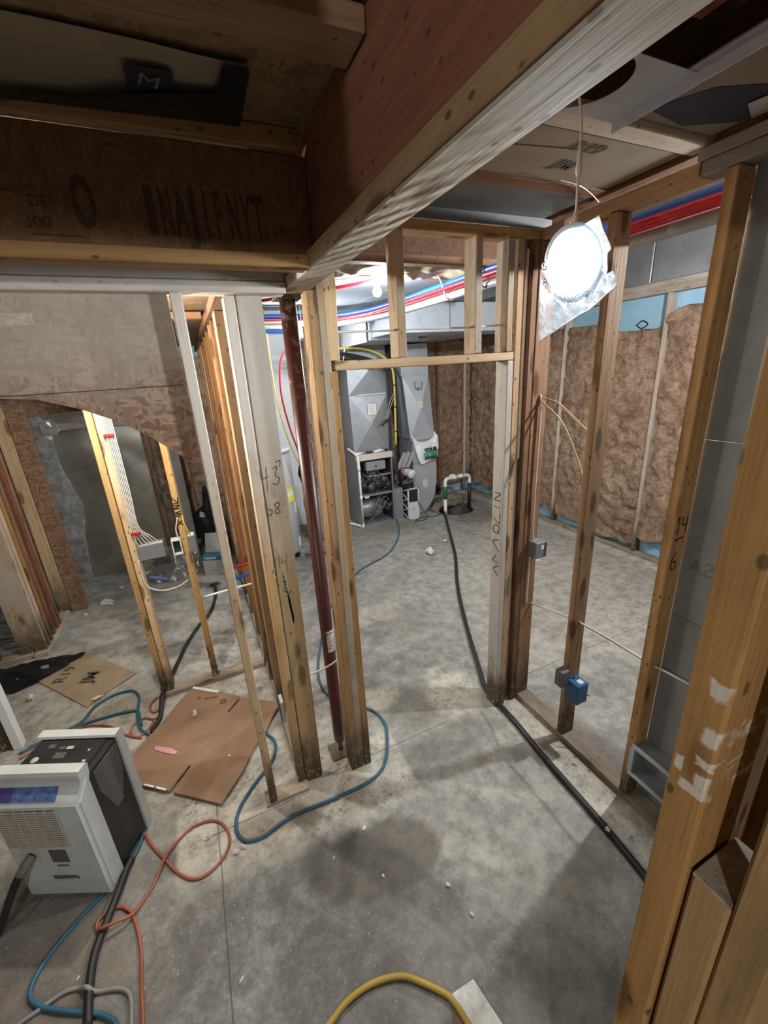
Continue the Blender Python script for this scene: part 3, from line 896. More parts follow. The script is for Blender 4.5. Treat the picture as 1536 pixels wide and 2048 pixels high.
# --- doorway wall
dw = thing('doorway_wall', 'open stud wall around the central doorway with short cripple studs above its header', 'wall frame', (1.0, 1.745, 0))
for (a, b), mt in zip(((0.449, 0.486), (0.4875, 0.5255), (0.527, 0.565)), ('wood', 'wood_dusty', 'wood')):
    top = 2.415 if a < 0.45 else 2.63
    if a > 0.52:
        lum('jack_stud', (a, YW, 0.0), (b, YW + 0.089, 2.118), mt, dw, lean=(0.005, 0))
        lum('stud', (a + 0.005, YW, 2.158), (b + 0.020, YW + 0.089, 2.63), 'wood_bright', dw, lean=(0.012, 0))
    else:
        lum('stud', (a, YW, 0.0), (b, YW + 0.089, 2.413 if a < 0.45 else 2.45), mt, dw, lean=(0.026, 0))
lum('header', (0.560, YW, 2.12), (1.472, YW + 0.089, 2.157), 'wood_bright', dw)
for a, mt in ((0.854, 'wood_dusty'), (1.244, 'wood_dusty')):
    lum('cripple_stud', (a, YW, 2.158), (a + 0.038, YW + 0.089, 2.634), mt, dw)
lum('cripple_stud', (1.424, YW, 2.158), (1.460, YW + 0.089, 2.634), 'wood_dusty', dw)
lum('top_plate', (0.60, YW, 2.635), (1.60, YW + 0.089, 2.673), 'wood', dw)
js = lum('jack_stud', (1.436, YW, 0.0), (1.473, YW + 0.089, 2.118), 'wood_white', dw, label='jack stud whitened on its inner face with pencil marks')
strokes([[(0, 0), (.03, .04), (.06, 0)], [(.08, 0), (.08, .05), (.12, .02)], [(.15, .0), (.2, .05), (.22, 0)], [(.26, 0), (.26, .05), (.30, .04), (.30, .0), (.26, .01)], [(.34, .05), (.32, 0), (.38, 0)], [(.41, 0), (.41, .05)], [(.45, 0), (.45, .05), (.49, 0), (.49, .05)]], 0.006, 'ink_grey', js, (1.4352, YW + 0.018, 0.95), (0, 0, 1), (0, 1, 0), 'pencil_mark')
lum('king_stud', (1.475, YW, 0.0), (1.513, YW + 0.089, 2.634), 'wood', dw)
lum('filler_strip', (1.518, YW + 0.03, 0.0), (1.556, YW + 0.089, 2.634), 'wood_grey', dw)
lum('filler_strip', (1.522, YW + 0.022, 0.55), (1.546, YW + 0.03, 1.62), 'wood_white', dw)
lum('filler_strip', (1.545, YW + 0.018, 1.62), (1.556, YW + 0.03, 2.60), 'wood_white', dw)
lum('filler_strip', (1.530, YW + 0.022, 0.02), (1.548, YW + 0.03, 0.54), 'wood_grey', dw)
lum('king_stud', (1.562, YW, 0.0), (1.600, YW + 0.089, 2.634), 'wood_brown', dw)

# --- right partition (runs towards the camera)
XW = 1.615
rw = thing('right_stud_wall', 'open stud partition on the right, running toward the camera past the hanging lamp', 'wall frame', (1.66, 0.95, 0))
lum('bottom_plate', (XW, -0.2, 0.0), (XW + 0.089, 1.70, 0.036), 'plate_dirty', rw)
lum('stud', (XW - 0.012, 1.70, 0.0), (XW + 0.089, 1.738, 2.634), 'wood_brown', rw, label='reddish brown end stud beside the doorway')
lum('stud', (XW, 1.322, 0.037), (XW + 0.089, 1.360, 2.634), 'wood_orange', rw)
s14 = lum('stud', (XW, 0.917, 0.037), (XW + 0.089, 0.955, 2.634), 'wood', rw, label='stud with 14 over 6 written on it')
strokes([[(0, 0), (.012, .012), (.012, -.055)], [(.035, .012), (.035, -.02), (.062, -.02)], [(.06, .012), (.06, -.055)]], 0.006, 'ink', s14, (1.628, 0.9155, 1.495), (1, 0, 0), (0, 0, 1), 'ink_mark')
strokes([[(0, 0), (.055, .004)], [(.03, -.06), (.008, -.09), (.012, -.13), (.035, -.128), (.032, -.098), (.012, -.10)]], 0.006, 'ink', s14, (1.628, 0.9155, 1.415), (1, 0, 0), (0, 0, 1), 'ink_mark')
lum('stud', (XW, 0.51, 0.037), (XW + 0.089, 0.548, 2.634), 'wood', rw)
lum('top_plate', (XW - 0.008, 1.03, 2.636), (XW + 0.089, 1.738, 2.676), 'wood', rw)
lum('top_plate', (XW - 0.008, -0.2, 2.636), (XW + 0.089, 1.025, 2.676), 'wood_grey', rw)
lum('top_plate', (XW - 0.012, -0.2, 2.678), (XW + 0.089, 1.04, 2.712), 'wood_grey', rw)
lum('leak_board', (XW + 0.03, -0.2, 2.713), (XW + 0.07, 1.738, 3.045), 'wood_brown', rw)  # board added to stop the right bulb's light leaking over the plates
gb = tag(box('grey_wall_board', (1.708, 0.10, 0.0), (1.722, 0.92, 1.058), 'grey_board', bev=0.002), 'grey wall board behind the right partition, beside the stud marked 14 over 6', 'wall board')
box('board_panel', (1.708, 0.10, 1.061), (1.722, 0.92, 1.80), 'grey_board', gb, 0.002)
box('board_panel', (1.708, 0.10, 1.803), (1.722, 0.92, 2.68), 'grey_board', gb, 0.002)
text('SA', 0.085, 'ink_grey', gb, (1.7072, 0.845, 1.30), (0, 1, 0), (0, 0, 1), bold=0.001)

# --- left front wall: thin stud, corner of two studs, white double plate over the stair
lw = thing('corner_stud_wall', 'whitened corner studs and white top plate beside the red post', 'wall frame', (0.1, 1.745, 0))
lum('bottom_plate', (-0.02, 1.70, 0.0), (0.205, 1.789, 0.022), 'plate_dirty', lw)
lum('stud', (0.0, 1.70, 0.022), (0.038, 1.789, 2.40), 'wood_corner', lw, lean=(0.006, 0), label='slim pale stud standing in front of the cardboard')
lum('stud', (0.160, 1.750, 0.02), (0.198, 1.839, 2.40), 'wood_corner', lw, lean=(0.022, 0))
bs = lum('stud', (0.200, 1.752, 0.0), (0.292, 1.790, 2.40), 'wood_corner', lw, lean=(0.024, 0), label='wide face stud with 43 and 68 pencilled on it')
lum('top_plate', (-2.6, 1.70, 2.40), (0.400, 1.789, 2.438), 'wood_white', lw)
lum('top_plate', (-2.6, 1.70, 2.44), (0.400, 1.789, 2.474), 'wood_white', lw)
def pm(u, v):   # point on the wide stud face
    return (u, 1.7505, v)
strokes([[(0, .05), (.004, .015), (.03, .02)], [(.026, .06), (.018, -.045)], [(.048, .05), (.07, .055), (.058, .02), (.074, .005), (.06, -.02), (.045, -.012)], [(.066, .075), (.085, .08), (.082, .055)]], 0.0036, 'ink_grey', bs, (0.214, 1.7505, 1.72 - 0.02), (1, 0, 0), (0, 0, 1), 'pencil_mark')
strokes([[(.0, .05), (.002, .0), (.015, -.008), (.022, .01), (.008, .02)], [(.05, .04), (.036, .035), (.046, .018), (.054, 0), (.04, -.008), (.034, .006), (.05, .02), (.056, .036), (.046, .045)]], 0.0036, 'ink_grey', bs, (0.216, 1.7505, 1.56), (1, 0, 0), (0, 0, 1), 'pencil_mark')
strokes([[(.0, .0), (.006, .05)], [(.018, .0), (.022, .06)], [(.03, .05), (.034, .02), (.05, .03)], [(.054, .06), (.046, -.03)], [(.02, -.08), (.035, -.075), (.02, -.12), (.04, -.125)]], 0.003, 'ink_grey', bs, (0.216, 1.7505, 1.30), (1, 0, 0), (0, 0, 1), 'pencil_mark')
strokes([[(.0, .0), (.004, -.08), (.012, -.16), (.016, -.26)], [(.01, -.12), (.016, -.27)], [(.006, -.15), (.02, -.24)]], 0.008, 'ink_green', bs, (0.243, 1.7505, 1.27), (1, 0, 0), (0, 0, 1), 'green_mark')

ARCH = [(0.002, 1.766), (-0.068, 1.851), (-0.138, 1.919), (-0.233, 1.992), (-0.345, 2.049), (-0.451, 2.087), (-0.539, 2.097), (-0.75, 2.10), (-2.4, 2.10)]
sp = tag(box('stair_panel', (-2.4, 1.755, 2.1035), (-0.001, 1.768, 2.401), 'osb_panel', bev=0.002), 'dusty strandboard panel with an arched lower edge, under the white top plate', 'panel')
box('leak_strip', (-0.6, 1.7685, 2.07), (-0.001, 1.776, 2.135), 'osb_brown', sp)  # added behind the seam to stop light leaking through
prism('spandrel_piece', [(-0.56, 2.1015), (-0.001, 2.1015)] + ARCH[:7], 1, 1.754, 1.767, 'osb_panel', sp)
box('paint_smear', (-0.50, 1.753, 2.31), (-0.395, 1.755, 2.345), 'chalk', sp, 0.0)

# --- row of studs running back from the corner
cw = thing('passage_stud_wall', 'row of yellow and brown studs running back from the corner studs', 'wall frame', (0.21, 3.2, 0))
lum('bottom_plate', (0.165, 1.80, 0.0), (0.255, 5.6, 0.036), 'plate_dirty', cw)
lum('top_plate', (0.165, 1.86, 2.42), (0.255, 5.6, 2.46), 'wood_brown', cw)
for y, mt in ((2.27, 'wood_bright'), (2.33, 'wood'), (2.62, 'wood_brown'), (2.845, 'wood'), (3.22, 'wood_brown'), (3.62, 'wood_brown'), (4.02, 'wood_brown'), (4.42, 'wood'), (4.82, 'wood_brown'), (5.2, 'wood_brown')):
    lum('stud', (0.165, y, 0.037), (0.254, y + 0.038, 2.418), mt, cw, lean=(0.015, 0))
sb = box('switch_box', (0.142, 1.86, 0.34), (0.162, 1.93, 0.48), 'metal_lite', None, 0.004)
tag(sb, 'small steel device box low on the side of the corner studs', 'electrical box')
box('box_cover', (0.138, 1.868, 0.352), (0.142, 1.922, 0.468), 'metal_dark', sb, 0.001)

# --- second transverse wall in the stair room
tw = thing('stair_room_stud_wall', 'pale studs crossing the stair room, the double one carrying white cables', 'wall frame', (-0.5, 2.9, 0))
lum('bottom_plate', (-0.57, 2.845, 0.0), (0.16, 2.935, 0.036), 'plate_dirty', tw)
lum('stud', (-0.552, 2.86, 0.037), (-0.516, 2.949, 2.45), 'wood_bright', tw, lean=(0.008, 0))
lum('stud', (-0.513, 2.862, 0.0), (-0.475, 2.951, 2.45), 'wood_bright', tw, lean=(0.012, 0))
wn = lum('stud', (-0.213, 2.86, 0.037), (-0.175, 2.949, 2.45), 'wood_bright', tw, lean=(0.006, 0), label='single pale stud with black scrawl')
strokes([[(0, 0), (.03, .025), (0, .03)], [(.035, .0), (.035, .03)], [(.05, .0), (.05, .03), (.07, .0), (.07, .03)], [(.09, .03), (.1, 0), (.11, .03), (.12, 0), (.13, .03)], [(.15, 0), (.18, .03), (.15, .03), (.18, 0)]], 0.005, 'ink', wn, (-0.209, 2.8585, 1.42), (0, 0, -1), (1, 0, 0), 'ink_mark')
strokes([[(0, 0), (.014, .018), (0, .03)], [(.02, 0), (.02, .03), (.035, 0)], [(.042, .03), (.046, .01), (.056, .03)], [(.064, .03), (.064, 0), (.078, 0)]], 0.004, 'ink_grey', tw, (-0.545, 2.8582, 1.985), (1, 0, 0), (0, 0, 1), 'ink_mark')
lum('top_plate', (-2.2, 2.86, 2.452), (0.16, 2.949, 2.49), 'wood_brown', tw)

# --- left passage wall (bundle of studs) and strandboard post
pw = thing('left_bundle_wall', 'bundle of brown and orange studs at the far left with a strandboard faced post', 'wall frame', (-1.55, 4.3, 0))
lum('bottom_plate', (-1.56, 3.88, 0.0), (-1.46, 5.25, 0.036), 'plate_dirty', pw)
XB = -1.555
for (x0, x1, y, mt) in ((-1.66, -1.475, 3.93, 'wood_dusty'), (-1.555, -1.47, 3.985, 'wood_dusty'), (-1.555, -1.468, 4.06, 'wood_orange'),
                        (-1.555, -1.468, 4.16, 'wood_brown'), (-1.555, -1.466, 4.27, 'red_web'), (-1.556, -1.468, 4.34, 'wood_brown')):
    lum('stud', (x0, y, 0.037), (x1, y + 0.036, 2.45), mt, pw)
lum('stud', (-1.535, 4.61, 0.037), (-1.44, 4.65, 2.45), 'wood_bright', pw)
lum('strandboard_post', (-1.438, 4.62, 0.0), (-1.308, 4.68, 2.45), 'osb_brown', pw)
lum('bottom_plate', (-2.3, 3.90, 0.0), (-1.57, 3.99, 0.036), 'plate_dirty', pw)
lum('stud', (-1.86, 3.92, 0.037), (-1.79, 3.96, 1.2), 'wood_brown', pw)
lum('stud', (-1.95, 4.9, 0.0), (-1.86, 4.94, 2.45), 'wood_brown', pw)

# --- stud with a white board edge at the left margin
lm = thing('left_margin_stud', 'brown stud with a white board edge at the left picture margin', 'stud', (-1.44, 2.86, 0))
lum('stud', (-1.53, 2.82, 0.0), (-1.395, 2.86, 2.45), 'wood_brown', lm)
lum('board_edge', (-1.392, 2.80, 0.0), (-1.345, 2.86, 2.45), 'white_board', lm)

# --- near framing at the right margin, an arm's length from the camera
ns = thing('near_stud_pack', 'close blurred orange studs at the right edge with a short block between them', 'wall frame', (0.45, 0.13, 0))
a = lum('stud', (0.405, 0.152, 0.0), (0.494, 0.190, 2.72), 'wood_near', ns, label='nearest orange stud with white scuffs')
lum('block', (0.41, 0.112, 0.0), (0.494, 0.150, 1.568), 'wood_block', ns)
box('sawn_end', (0.411, 0.1125, 1.5685), (0.493, 0.1495, 1.573), 'wood_grey', ns, 0.001)
lum('stud', (0.41, 0.070, 0.0), (0.499, 0.109, 2.72), 'wood_block', ns)
lum('backing_board', (0.50, 0.06, 0.0), (0.54, 0.150, 2.72), 'wood_brown', ns)

# ================================================================ BEAM, JOISTS, CEILING PARTS
bb = thing('ceiling_beam', 'long reddish beam with a rough sawn pale plank along its underside', 'beam', (0.45, 0.9, 2.41))
lum('bottom_plank', (0.402, -1.6, 2.415), (0.496, 1.93, 2.455), 'plank', bb)
lum('cover_strip', (0.397, -1.6, 2.418), (0.4015, 1.42, 2.458), 'wood_orange', bb)
lum('web', (0.425, -1.6, 2.456), (0.475, 1.93, 2.95), 'red_web', bb)
j1 = thing('floor_joist', 'dark joist with large stencilled letters above the white top plate, left of the beam', 'joist', (-0.6, 1.395, 2.41))
lum('bottom_flange', (-2.6, 1.358, 2.412), (0.398, 1.432, 2.447), 'wood_orange', j1)
lum('top_flange', (-2.6, 1.358, 2.695), (0.398, 1.432, 2.744), 'wood_orange', j1)
wbj = lum('web', (-2.6, 1.386, 2.448), (0.423, 1.402, 2.694), 'osb_joist', j1)
def st(body, size, x, z, sx, bold=0.0, mat='ink_brown'):
    text(body, size, mat, wbj, (x, 1.3855, z), (1, 0, 0), (0, 0, 1), 'stencil_letter', sx=sx, bold=bold)
st('O', 0.150, -0.142, 2.535, 0.40, 0.005)
for b, x, sx in (('I', 0.002, 0.9), ('N', 0.038, 0.25), ('A', 0.072, 0.30), ('J', 0.104, 0.62), ('I', 0.135, 0.35), ('F', 0.166, 0.28), ('N', 0.206, 0.24), ('Y', 0.240, 0.26), ('T', 0.272, 0.34)):
    st(b, 0.150, x, 2.528, sx, 0.004)
st('SMC', 0.034, 0.330, 2.505, 0.8)
st('300', 0.038, -0.245, 2.492, 1.0)
st('DE', 0.034, -0.235, 2.535, 0.9)
strokes([[(0, 0), (.10, 0)]], 0.004, 'ink_brown', wbj, (-0.26, 1.3855, 2.468), (1, 0, 0), (0, 0, 1), 'stencil_letter')
shade_joist = thing('floor_joist', 'added shade joist, unseen above the camera, parallel to the one with stencilled letters', 'joist', (-0.6, 0.16, 2.41))  # unseen joist added to keep the back bulb off the left ceiling
lum('bottom_flange', (-2.6, 0.12, 2.412), (-0.12, 0.194, 2.447), 'wood_orange', shade_joist)
lum('web', (-2.6, 0.149, 2.448), (-0.12, 0.165, 2.74), 'osb_joist', shade_joist)
sj = thing('deck_strap', 'dark flat strapping board under the deck at the top left', 'board', (-0.6, 0.97, 2.70))
lum('board', (-2.6, 0.915, 2.70), (0.42, 1.022, 2.741), 'wood_brown', sj)
dp = sheet('dark_facing_paper', [(-2.2, 1.125, 2.735), (-1.2, 1.13, 2.715), (-0.5, 1.13, 2.72), (0.0, 1.125, 2.735), (0.245, 1.13, 2.738), (0.255, 1.35, 2.738), (0.0, 1.352, 2.735), (-0.5, 1.35, 2.715), (-1.2, 1.35, 2.70), (-2.2, 1.35, 2.73)], 'kraft', 0.010, 7, 3, seed=4)
tag(dp, 'dark sagging facing paper with a black logo between the joists at top left', 'insulation facing')
sheet('logo_patch', [(0.005, 1.18, 2.722), (0.095, 1.18, 2.724), (0.098, 1.265, 2.724), (0.05, 1.275, 2.722), (0.005, 1.26, 2.722)], 'ink', 0.001, 9, 2, parent=dp)
text('M', 0.06, 'ink_grey', dp, (0.048, 1.222, 2.7205), (1, 0.2, 0), (0, -1, 0))
sheet('black_border', [(0.19, 1.13, 2.722), (0.245, 1.13, 2.725), (0.25, 1.352, 2.725), (0.0, 1.353, 2.718), (-0.5, 1.353, 2.700), (-0.1, 1.30, 2.709), (0.05, 1.25, 2.714), (0.18, 1.22, 2.718)], 'black_film', 0.001, 9, 2, parent=dp)

tag(tube('ceiling_cable', [(1.326,1.336,2.708),(1.371,1.341,2.708),(1.448,1.355,2.708),(1.546,1.395,2.708),(1.667,1.457,2.708)], 0.0022, 'tan_cable', None, 6), 'thin pale cable along the reddish joist flange above the hanging lamp', 'cable')
# joists of the hall right of the beam
for nm, y, lab, mt in (('floor_joist', 1.02, 'pale joist flange beside the sheet with the round hole', 'wood_dusty'), ('floor_joist', 1.38, 'reddish joist flange between the printed facing and the grey duct sheet', 'wood_brown')):
    t = thing(nm, lab, 'joist', (1.05, y + 0.035, 2.715), group='hall joists right of the beam')
    lum('bottom_flange', (0.497, y, 2.716), (1.70, y + 0.07, 2.752), mt, t)
    lum('web', (0.497, y + 0.029, 2.753), (1.70, y + 0.041, 3.045), 'osb_joist', t)
t = thing('floor_joist', 'brown joist seen through the gaps above the doorway header', 'joist', (1.2, 2.33, 2.655))
lum('bottom_flange', (0.50, 2.31, 2.655), (1.95, 2.38, 2.70), 'wood_brown', t)
lum('web', (0.50, 2.338, 2.70), (1.95, 2.352, 3.045), 'osb_dark', t)
kp = tag(box('printed_facing', (0.50, 1.095, 2.720), (1.612, 1.376, 2.724), 'kraft', bev=0.001), 'brown paper facing printed with black letters on the ceiling behind the lamp cord', 'insulation facing')
text('R19', 0.075, 'ink_kraft', kp, (1.26, 1.155, 2.7192), (1, 0, 0), (0, -1, 0), bold=0.001)
text('JM', 0.075, 'ink_kraft', kp, (1.28, 1.265, 2.7192), (1, 0.1, 0), (0, -1, 0), bold=0.003)
strokes([[(0, 0), (.30, 0)]], 0.004, 'ink_kraft', kp, (0.92, 1.215, 2.7192), (1, -0.15, 0), (0, -1, 0), 'printed_line')
dsh = tag(box('duct_sheet', (0.50, 1.452, 2.716), (1.612, 1.70, 2.719), 'sheet_dark', bev=0.001), 'grey sheet metal panning under the ceiling next to the doorway plate', 'duct sheet')
box('edge_flange', (0.50, 1.698, 2.675), (1.66, 1.701, 2.72), 'sheet_dark', dsh, 0.0005)
# white sheet with the round hole
bm = bmesh.new()
xs0, xs1, ys0, ys1, hc, hr = 0.52, 1.19, 0.80, 1.016, (0.965, 0.908), 0.098
N = 40
rim = [bm.verts.new((hc[0] + hr * math.cos(2 * math.pi * k / N), hc[1] + hr * math.sin(2 * math.pi * k / N), 2.712)) for k in range(N)]
outer = []
for k in range(N):
    a = 2 * math.pi * k / N; c, s_ = math.cos(a), math.sin(a)
    tt = min(((xs1 - hc[0]) / c if c > 1e-6 else 9), ((xs0 - hc[0]) / c if c < -1e-6 else 9), ((ys1 - hc[1]) / s_ if s_ > 1e-6 else 9), ((ys0 - hc[1]) / s_ if s_ < -1e-6 else 9))
    outer.append(bm.verts.new((hc[0] + tt * c, hc[1] + tt * s_, 2.712)))
cor = [bm.verts.new((a, b, 2.712)) for a, b in ((xs1, ys1), (xs0, ys1), (xs0, ys0), (xs1, ys0))]
for k in range(N):
    k2 = (k + 1) % N
    bm.faces.new((rim[k], rim[k2], outer[k2], outer[k]))
    A, B = outer[k].co, outer[k2].co
    if abs(A.x - B.x) > 1e-5 and abs(A.y - B.y) > 1e-5:
        cv = min(cor, key=lambda v: (v.co - A).length + (v.co - B).length)
        bm.faces.new((outer[k], outer[k2], cv))
for f in bm.faces: f.normal_update()
for f in bm.faces:
    if f.normal.z > 0: f.normal_flip()
r_ = bmesh.ops.extrude_face_region(bm, geom=bm.faces[:])
for v in [g for g in r_['geom'] if isinstance(g, bmesh.types.BMVert)]: v.co.z += 0.0015
hs = tag(obj('holed_ceiling_sheet', bm_mesh(bm), 'sheet_pan'), 'pale sheet with a large round hole beside the beam, above the hanging lamp', 'duct sheet')
box('deck_behind_hole', (0.52, 0.80, 2.86), (1.19, 1.016, 2.87), 'osb_joist', hs, 0)
tag(box('red_blocking_board', (0.50, 0.10, 2.79), (1.155, 0.79, 2.81), 'red_web', bev=0.001), 'dark red board in the ceiling right of the beam at the top edge', 'board')
an = thing('angle_strip', 'thin steel angle strip along the ceiling edge at the top right', 'metal strip', (1.17, 0.5, 2.70))
box('flange', (1.160, 0.10, 2.714), (1.192, 0.80, 2.717), 'metal_dull', an, 0.0005)
box('web', (1.189, 0.10, 2.690), (1.192, 1.02, 2.716), 'metal_lite', an, 0.0005)
nf = tag(box('near_printed_facing', (1.196, 0.12, 2.735), (1.61, 1.012, 2.739), 'kraft', bev=0.001), 'dark paper facing with bold black print at the top right corner', 'insulation facing')
sheet('print_and_shade', [(1.21, 0.74, 2.7335), (1.30, 0.66, 2.7335), (1.30, 0.45, 2.7335), (1.21, 0.45, 2.7335)], 'ink', 0.0002, 5, 1, parent=nf)
text('JM', 0.13, 'kraft', nf, (1.262, 0.62, 2.7325), (0.5, -1, 0), (-1, -0.5, 0), bold=0.004)
sheet('print_and_shade', [(1.26, 0.97, 2.7335), (1.34, 0.85, 2.7335), (1.45, 0.80, 2.7335), (1.60, 0.72, 2.7335), (1.60, 0.93, 2.7335), (1.45, 1.0, 2.7335)], 'navy', 0.0002, 5, 1, parent=nf)  # navy patch is shade painted on the facing, not print
ms = sheet('metal_offcut', [(1.50, 0.86, 2.728), (1.60, 0.90, 2.728), (1.60, 0.55, 2.728), (1.55, 0.60, 2.728)], 'sheet_pan', 0.001, 5, 1, thick=0.001)
tag(ms, 'pale triangular metal offcut above the right partition plate', 'metal offcut')
# crumpled facing above the furnace room door
cf = thing('crumpled_facing', 'crumpled cream insulation facing hanging behind the doorway top', 'insulation facing', (1.6, 2.65, 2.7))
for i, (x0, x1, y0, y1) in enumerate(((0.8, 1.35, 2.42, 2.84), (1.3, 1.9, 2.44, 2.80), (1.85, 2.6, 2.42, 2.78))):
    sheet('facing_fold', [(x0, y0, 2.705), (x0 + (x1 - x0) * .5, y0 + .02, 2.70), (x1, y0, 2.70), (x1 + .03, (y0 + y1) / 2, 2.68), (x1, y1 - .06, 2.66), (x0 + (x1 - x0) * .6, y1, 2.685), (x0 + (x1 - x0) * .3, y1 - .03, 2.665), (x0, y1, 2.69)], 'film_crease', 0.035, 6, 3, parent=cf, seed=i * 3.1, passes=2)
tag(lum('ceiling_strap', (0.6, 2.80, 2.685), (2.7, 2.85, 2.713), 'wood_brown'), 'brown strap at the front edge of the white ceiling boards', 'board')

# ================================================================ POST
po = thing('steel_post', 'dark red steel jack post with a white label, beside the doorway', 'post', (0.437, 1.86, 0))
lathe('tube', [(0.0, 0.09), (0.031, 0.09), (0.033, 0.10), (0.033, 2.40), (0.0, 2.40)], 'post_red', (0.437, 1.86, 0), po, 32)
lathe('screw', [(0.0, 0.008), (0.014, 0.008), (0.014, 0.095), (0.0, 0.095)], 'copper', (0.437, 1.86, 0), po, 12)
box('base_plate', (0.372, 1.80, 0.0), (0.502, 1.92, 0.010), 'copper', po, 0.002)
box('cap_plate', (0.385, 1.81, 2.401), (0.489, 1.91, 2.414), 'metal_dark', po, 0.001)
# wrapped label
bm = bmesh.new(); R_ = 0.0336
ring = []
for k in range(13):
    a = math.radians(-112 + k * 9.5)
    ring.append((bm.verts.new((R_ * math.cos(a), R_ * math.sin(a), 0.715)), bm.verts.new((R_ * math.cos(a), R_ * math.sin(a), 0.845))))
for p, q in zip(ring, ring[1:]): bm.faces.new((p[0], q[0], q[1], p[1]))
lb = obj('label', bm_mesh(bm, 'label', True), 'label_white'); lb.location = (0.437, 1.86, 0); setparent(lb, po)
bm = bmesh.new()
rr = random.Random(5)
for row in range(9):
    z = 0.726 + row * 0.0123
    a = -108
    while a < -12:
        da = rr.uniform(3, 11); hgt = 0.008 if row in (8,) else 0.0045
        if rr.random() < 0.68:
            r2 = R_ + 0.0004
            A, B = math.radians(a), math.radians(min(a + da, -8))
            vs = [bm.verts.new((r2 * math.cos(t_), r2 * math.sin(t_), zz)) for t_, zz in ((A, z), (B, z), (B, z + hgt), (A, z + hgt))]
            bm.faces.new(vs)
        a += da + 2
pl = obj('label_print', bm_mesh(bm), 'ink'); pl.location = (0.437, 1.86, 0); setparent(pl, lb)

# ================================================================ LAMPS
LN = Vector((-0.95, -0.10, -0.30)).normalized()      # the way the disc faces
LP = Vector((0.985, 0.925, 2.352))
lx = Vector((0, 0, 1)).cross(LN).normalized(); ly = LN.cross(lx)
LM = Matrix(((lx.x, ly.x, LN.x, LP.x), (lx.y, ly.y, LN.y, LP.y), (lx.z, ly.z, LN.z, LP.z), (0, 0, 0, 1)))
lamp = thing('hanging_disc_light', 'round white disc light hanging on a cord in a clear bag', 'light', tuple(LP))
def lpart(name, prof, mat, n=40):
    bm = bmesh.new(); lathe_bm(bm, prof, n)
    o = obj(name, bm_mesh(bm, name, True), mat); o.matrix_basis = LM
    return setparent(o, lamp)
lpart('housing', [(0.0, -0.012), (0.082, -0.012), (0.090, -0.006), (0.090, 0.0), (0.078, 0.003), (0.073, 0.001), (0.0, 0.001)], 'wafer_rim')
lpart('diffuser', [(0.066, 0.0015), (0.064, 0.005), (0.05, 0.007), (0.0, 0.008)], 'wafer')
cord = [tuple(LP + ly * 0.092 - LN * 0.008), (0.987, 0.930, 2.47), (0.990, 0.934, 2.52), (0.989, 0.934, 2.60), (0.988, 0.936, 2.66), (0.978, 0.938, 2.70), (0.960, 0.935, 2.76), (0.93, 0.92, 2.86)]
tube('cord', cord, 0.0032, 'white_cable', lamp)
tube('cord_connector', [(0.9895, 0.9335, 2.545), (0.9895, 0.934, 2.560), (0.9893, 0.934, 2.575), (0.989, 0.934, 2.612)], [0.0055, 0.0072, 0.006, 0.0045], 'white_cable', lamp, straight=True)
bag = thing('clear_bag', 'crumpled clear plastic bag wrapped around the hanging disc light', 'plastic bag', tuple(LP))
OUT_F = [(0.955,0.895,2.419),(0.958,0.843,2.428),(0.958,0.834,2.430),(0.965,0.828,2.412),(0.973,0.819,2.389),(0.984,0.811,2.357),(0.985,0.820,2.351),(0.994,0.822,2.321),(0.998,0.827,2.308),(0.998,0.811,2.312),(1.003,0.805,2.299),(1.007,0.800,2.286),(1.009,0.804,2.277),(1.010,0.830,2.266),(1.014,0.882,2.236),(1.014,0.913,2.228),(1.015,0.982,2.200),(1.016,1.062,2.170),(0.999,1.051,2.229),(0.977,1.029,2.306),(0.963,1.014,2.353),(0.959,0.980,2.380)]
OUT_B = [(0.982,0.924,2.426),(0.986,0.870,2.433),(0.988,0.858,2.430),(1.000,0.844,2.395),(1.012,0.837,2.362),(1.015,0.846,2.348),(1.027,0.849,2.310),(1.028,0.837,2.310),(1.036,0.829,2.289),(1.037,0.857,2.275),(1.041,0.909,2.245),(1.042,0.973,2.220),(1.043,1.083,2.181),(1.013,1.060,2.285),(0.993,1.039,2.353),(0.986,1.001,2.388)]
sheet('front_film', OUT_F, 'film_bag', 0.005, 22, 3, parent=bag, seed=2.0, passes=2)
ff = [o for o in bag.children if o.name.startswith('front_film')][0]
ff.data.materials.append(M['film_bag_outer'])
for pg_ in ff.data.polygons:
    d_ = ff.location + pg_.center - LP
    d_ = d_ - LN * d_.dot(LN)
    if d_.length > 0.094: pg_.material_index = 1
sheet('back_film', OUT_B, 'film_bag', 0.006, 22, 3, parent=bag, seed=7.0, passes=2)
ed = [Vector(p) for p in OUT_F]
tube('bag_seam', [tuple(p) for p in ed[12:18]], 0.0016, 'bag_white', bag, 5, 2)
# rows of small print on the bag
pm_ = LM.copy(); q0 = LP + LN * 0.018
for i in range(4):
    strokes([[(k * 0.0095 + random.uniform(0, .002), 0), (k * 0.0095 + 0.0065, 0)] for k in range(9 + i)], 0.0016, 'ink', bag, q0 - lx * 0.058 - ly * (0.076 + i * 0.0058) + lx * 0.004 * i, lx + ly * 0.16, ly, 'bag_print')
text('G', 0.03, 'ink_grey', bag, LP + LN * 0.018 - lx * 0.075 + ly * 0.012, lx, ly, 'bag_print')
text('A', 0.03, 'ink_grey', bag, LP + LN * 0.018 - lx * 0.076 - ly * 0.026, lx, ly, 'bag_print')

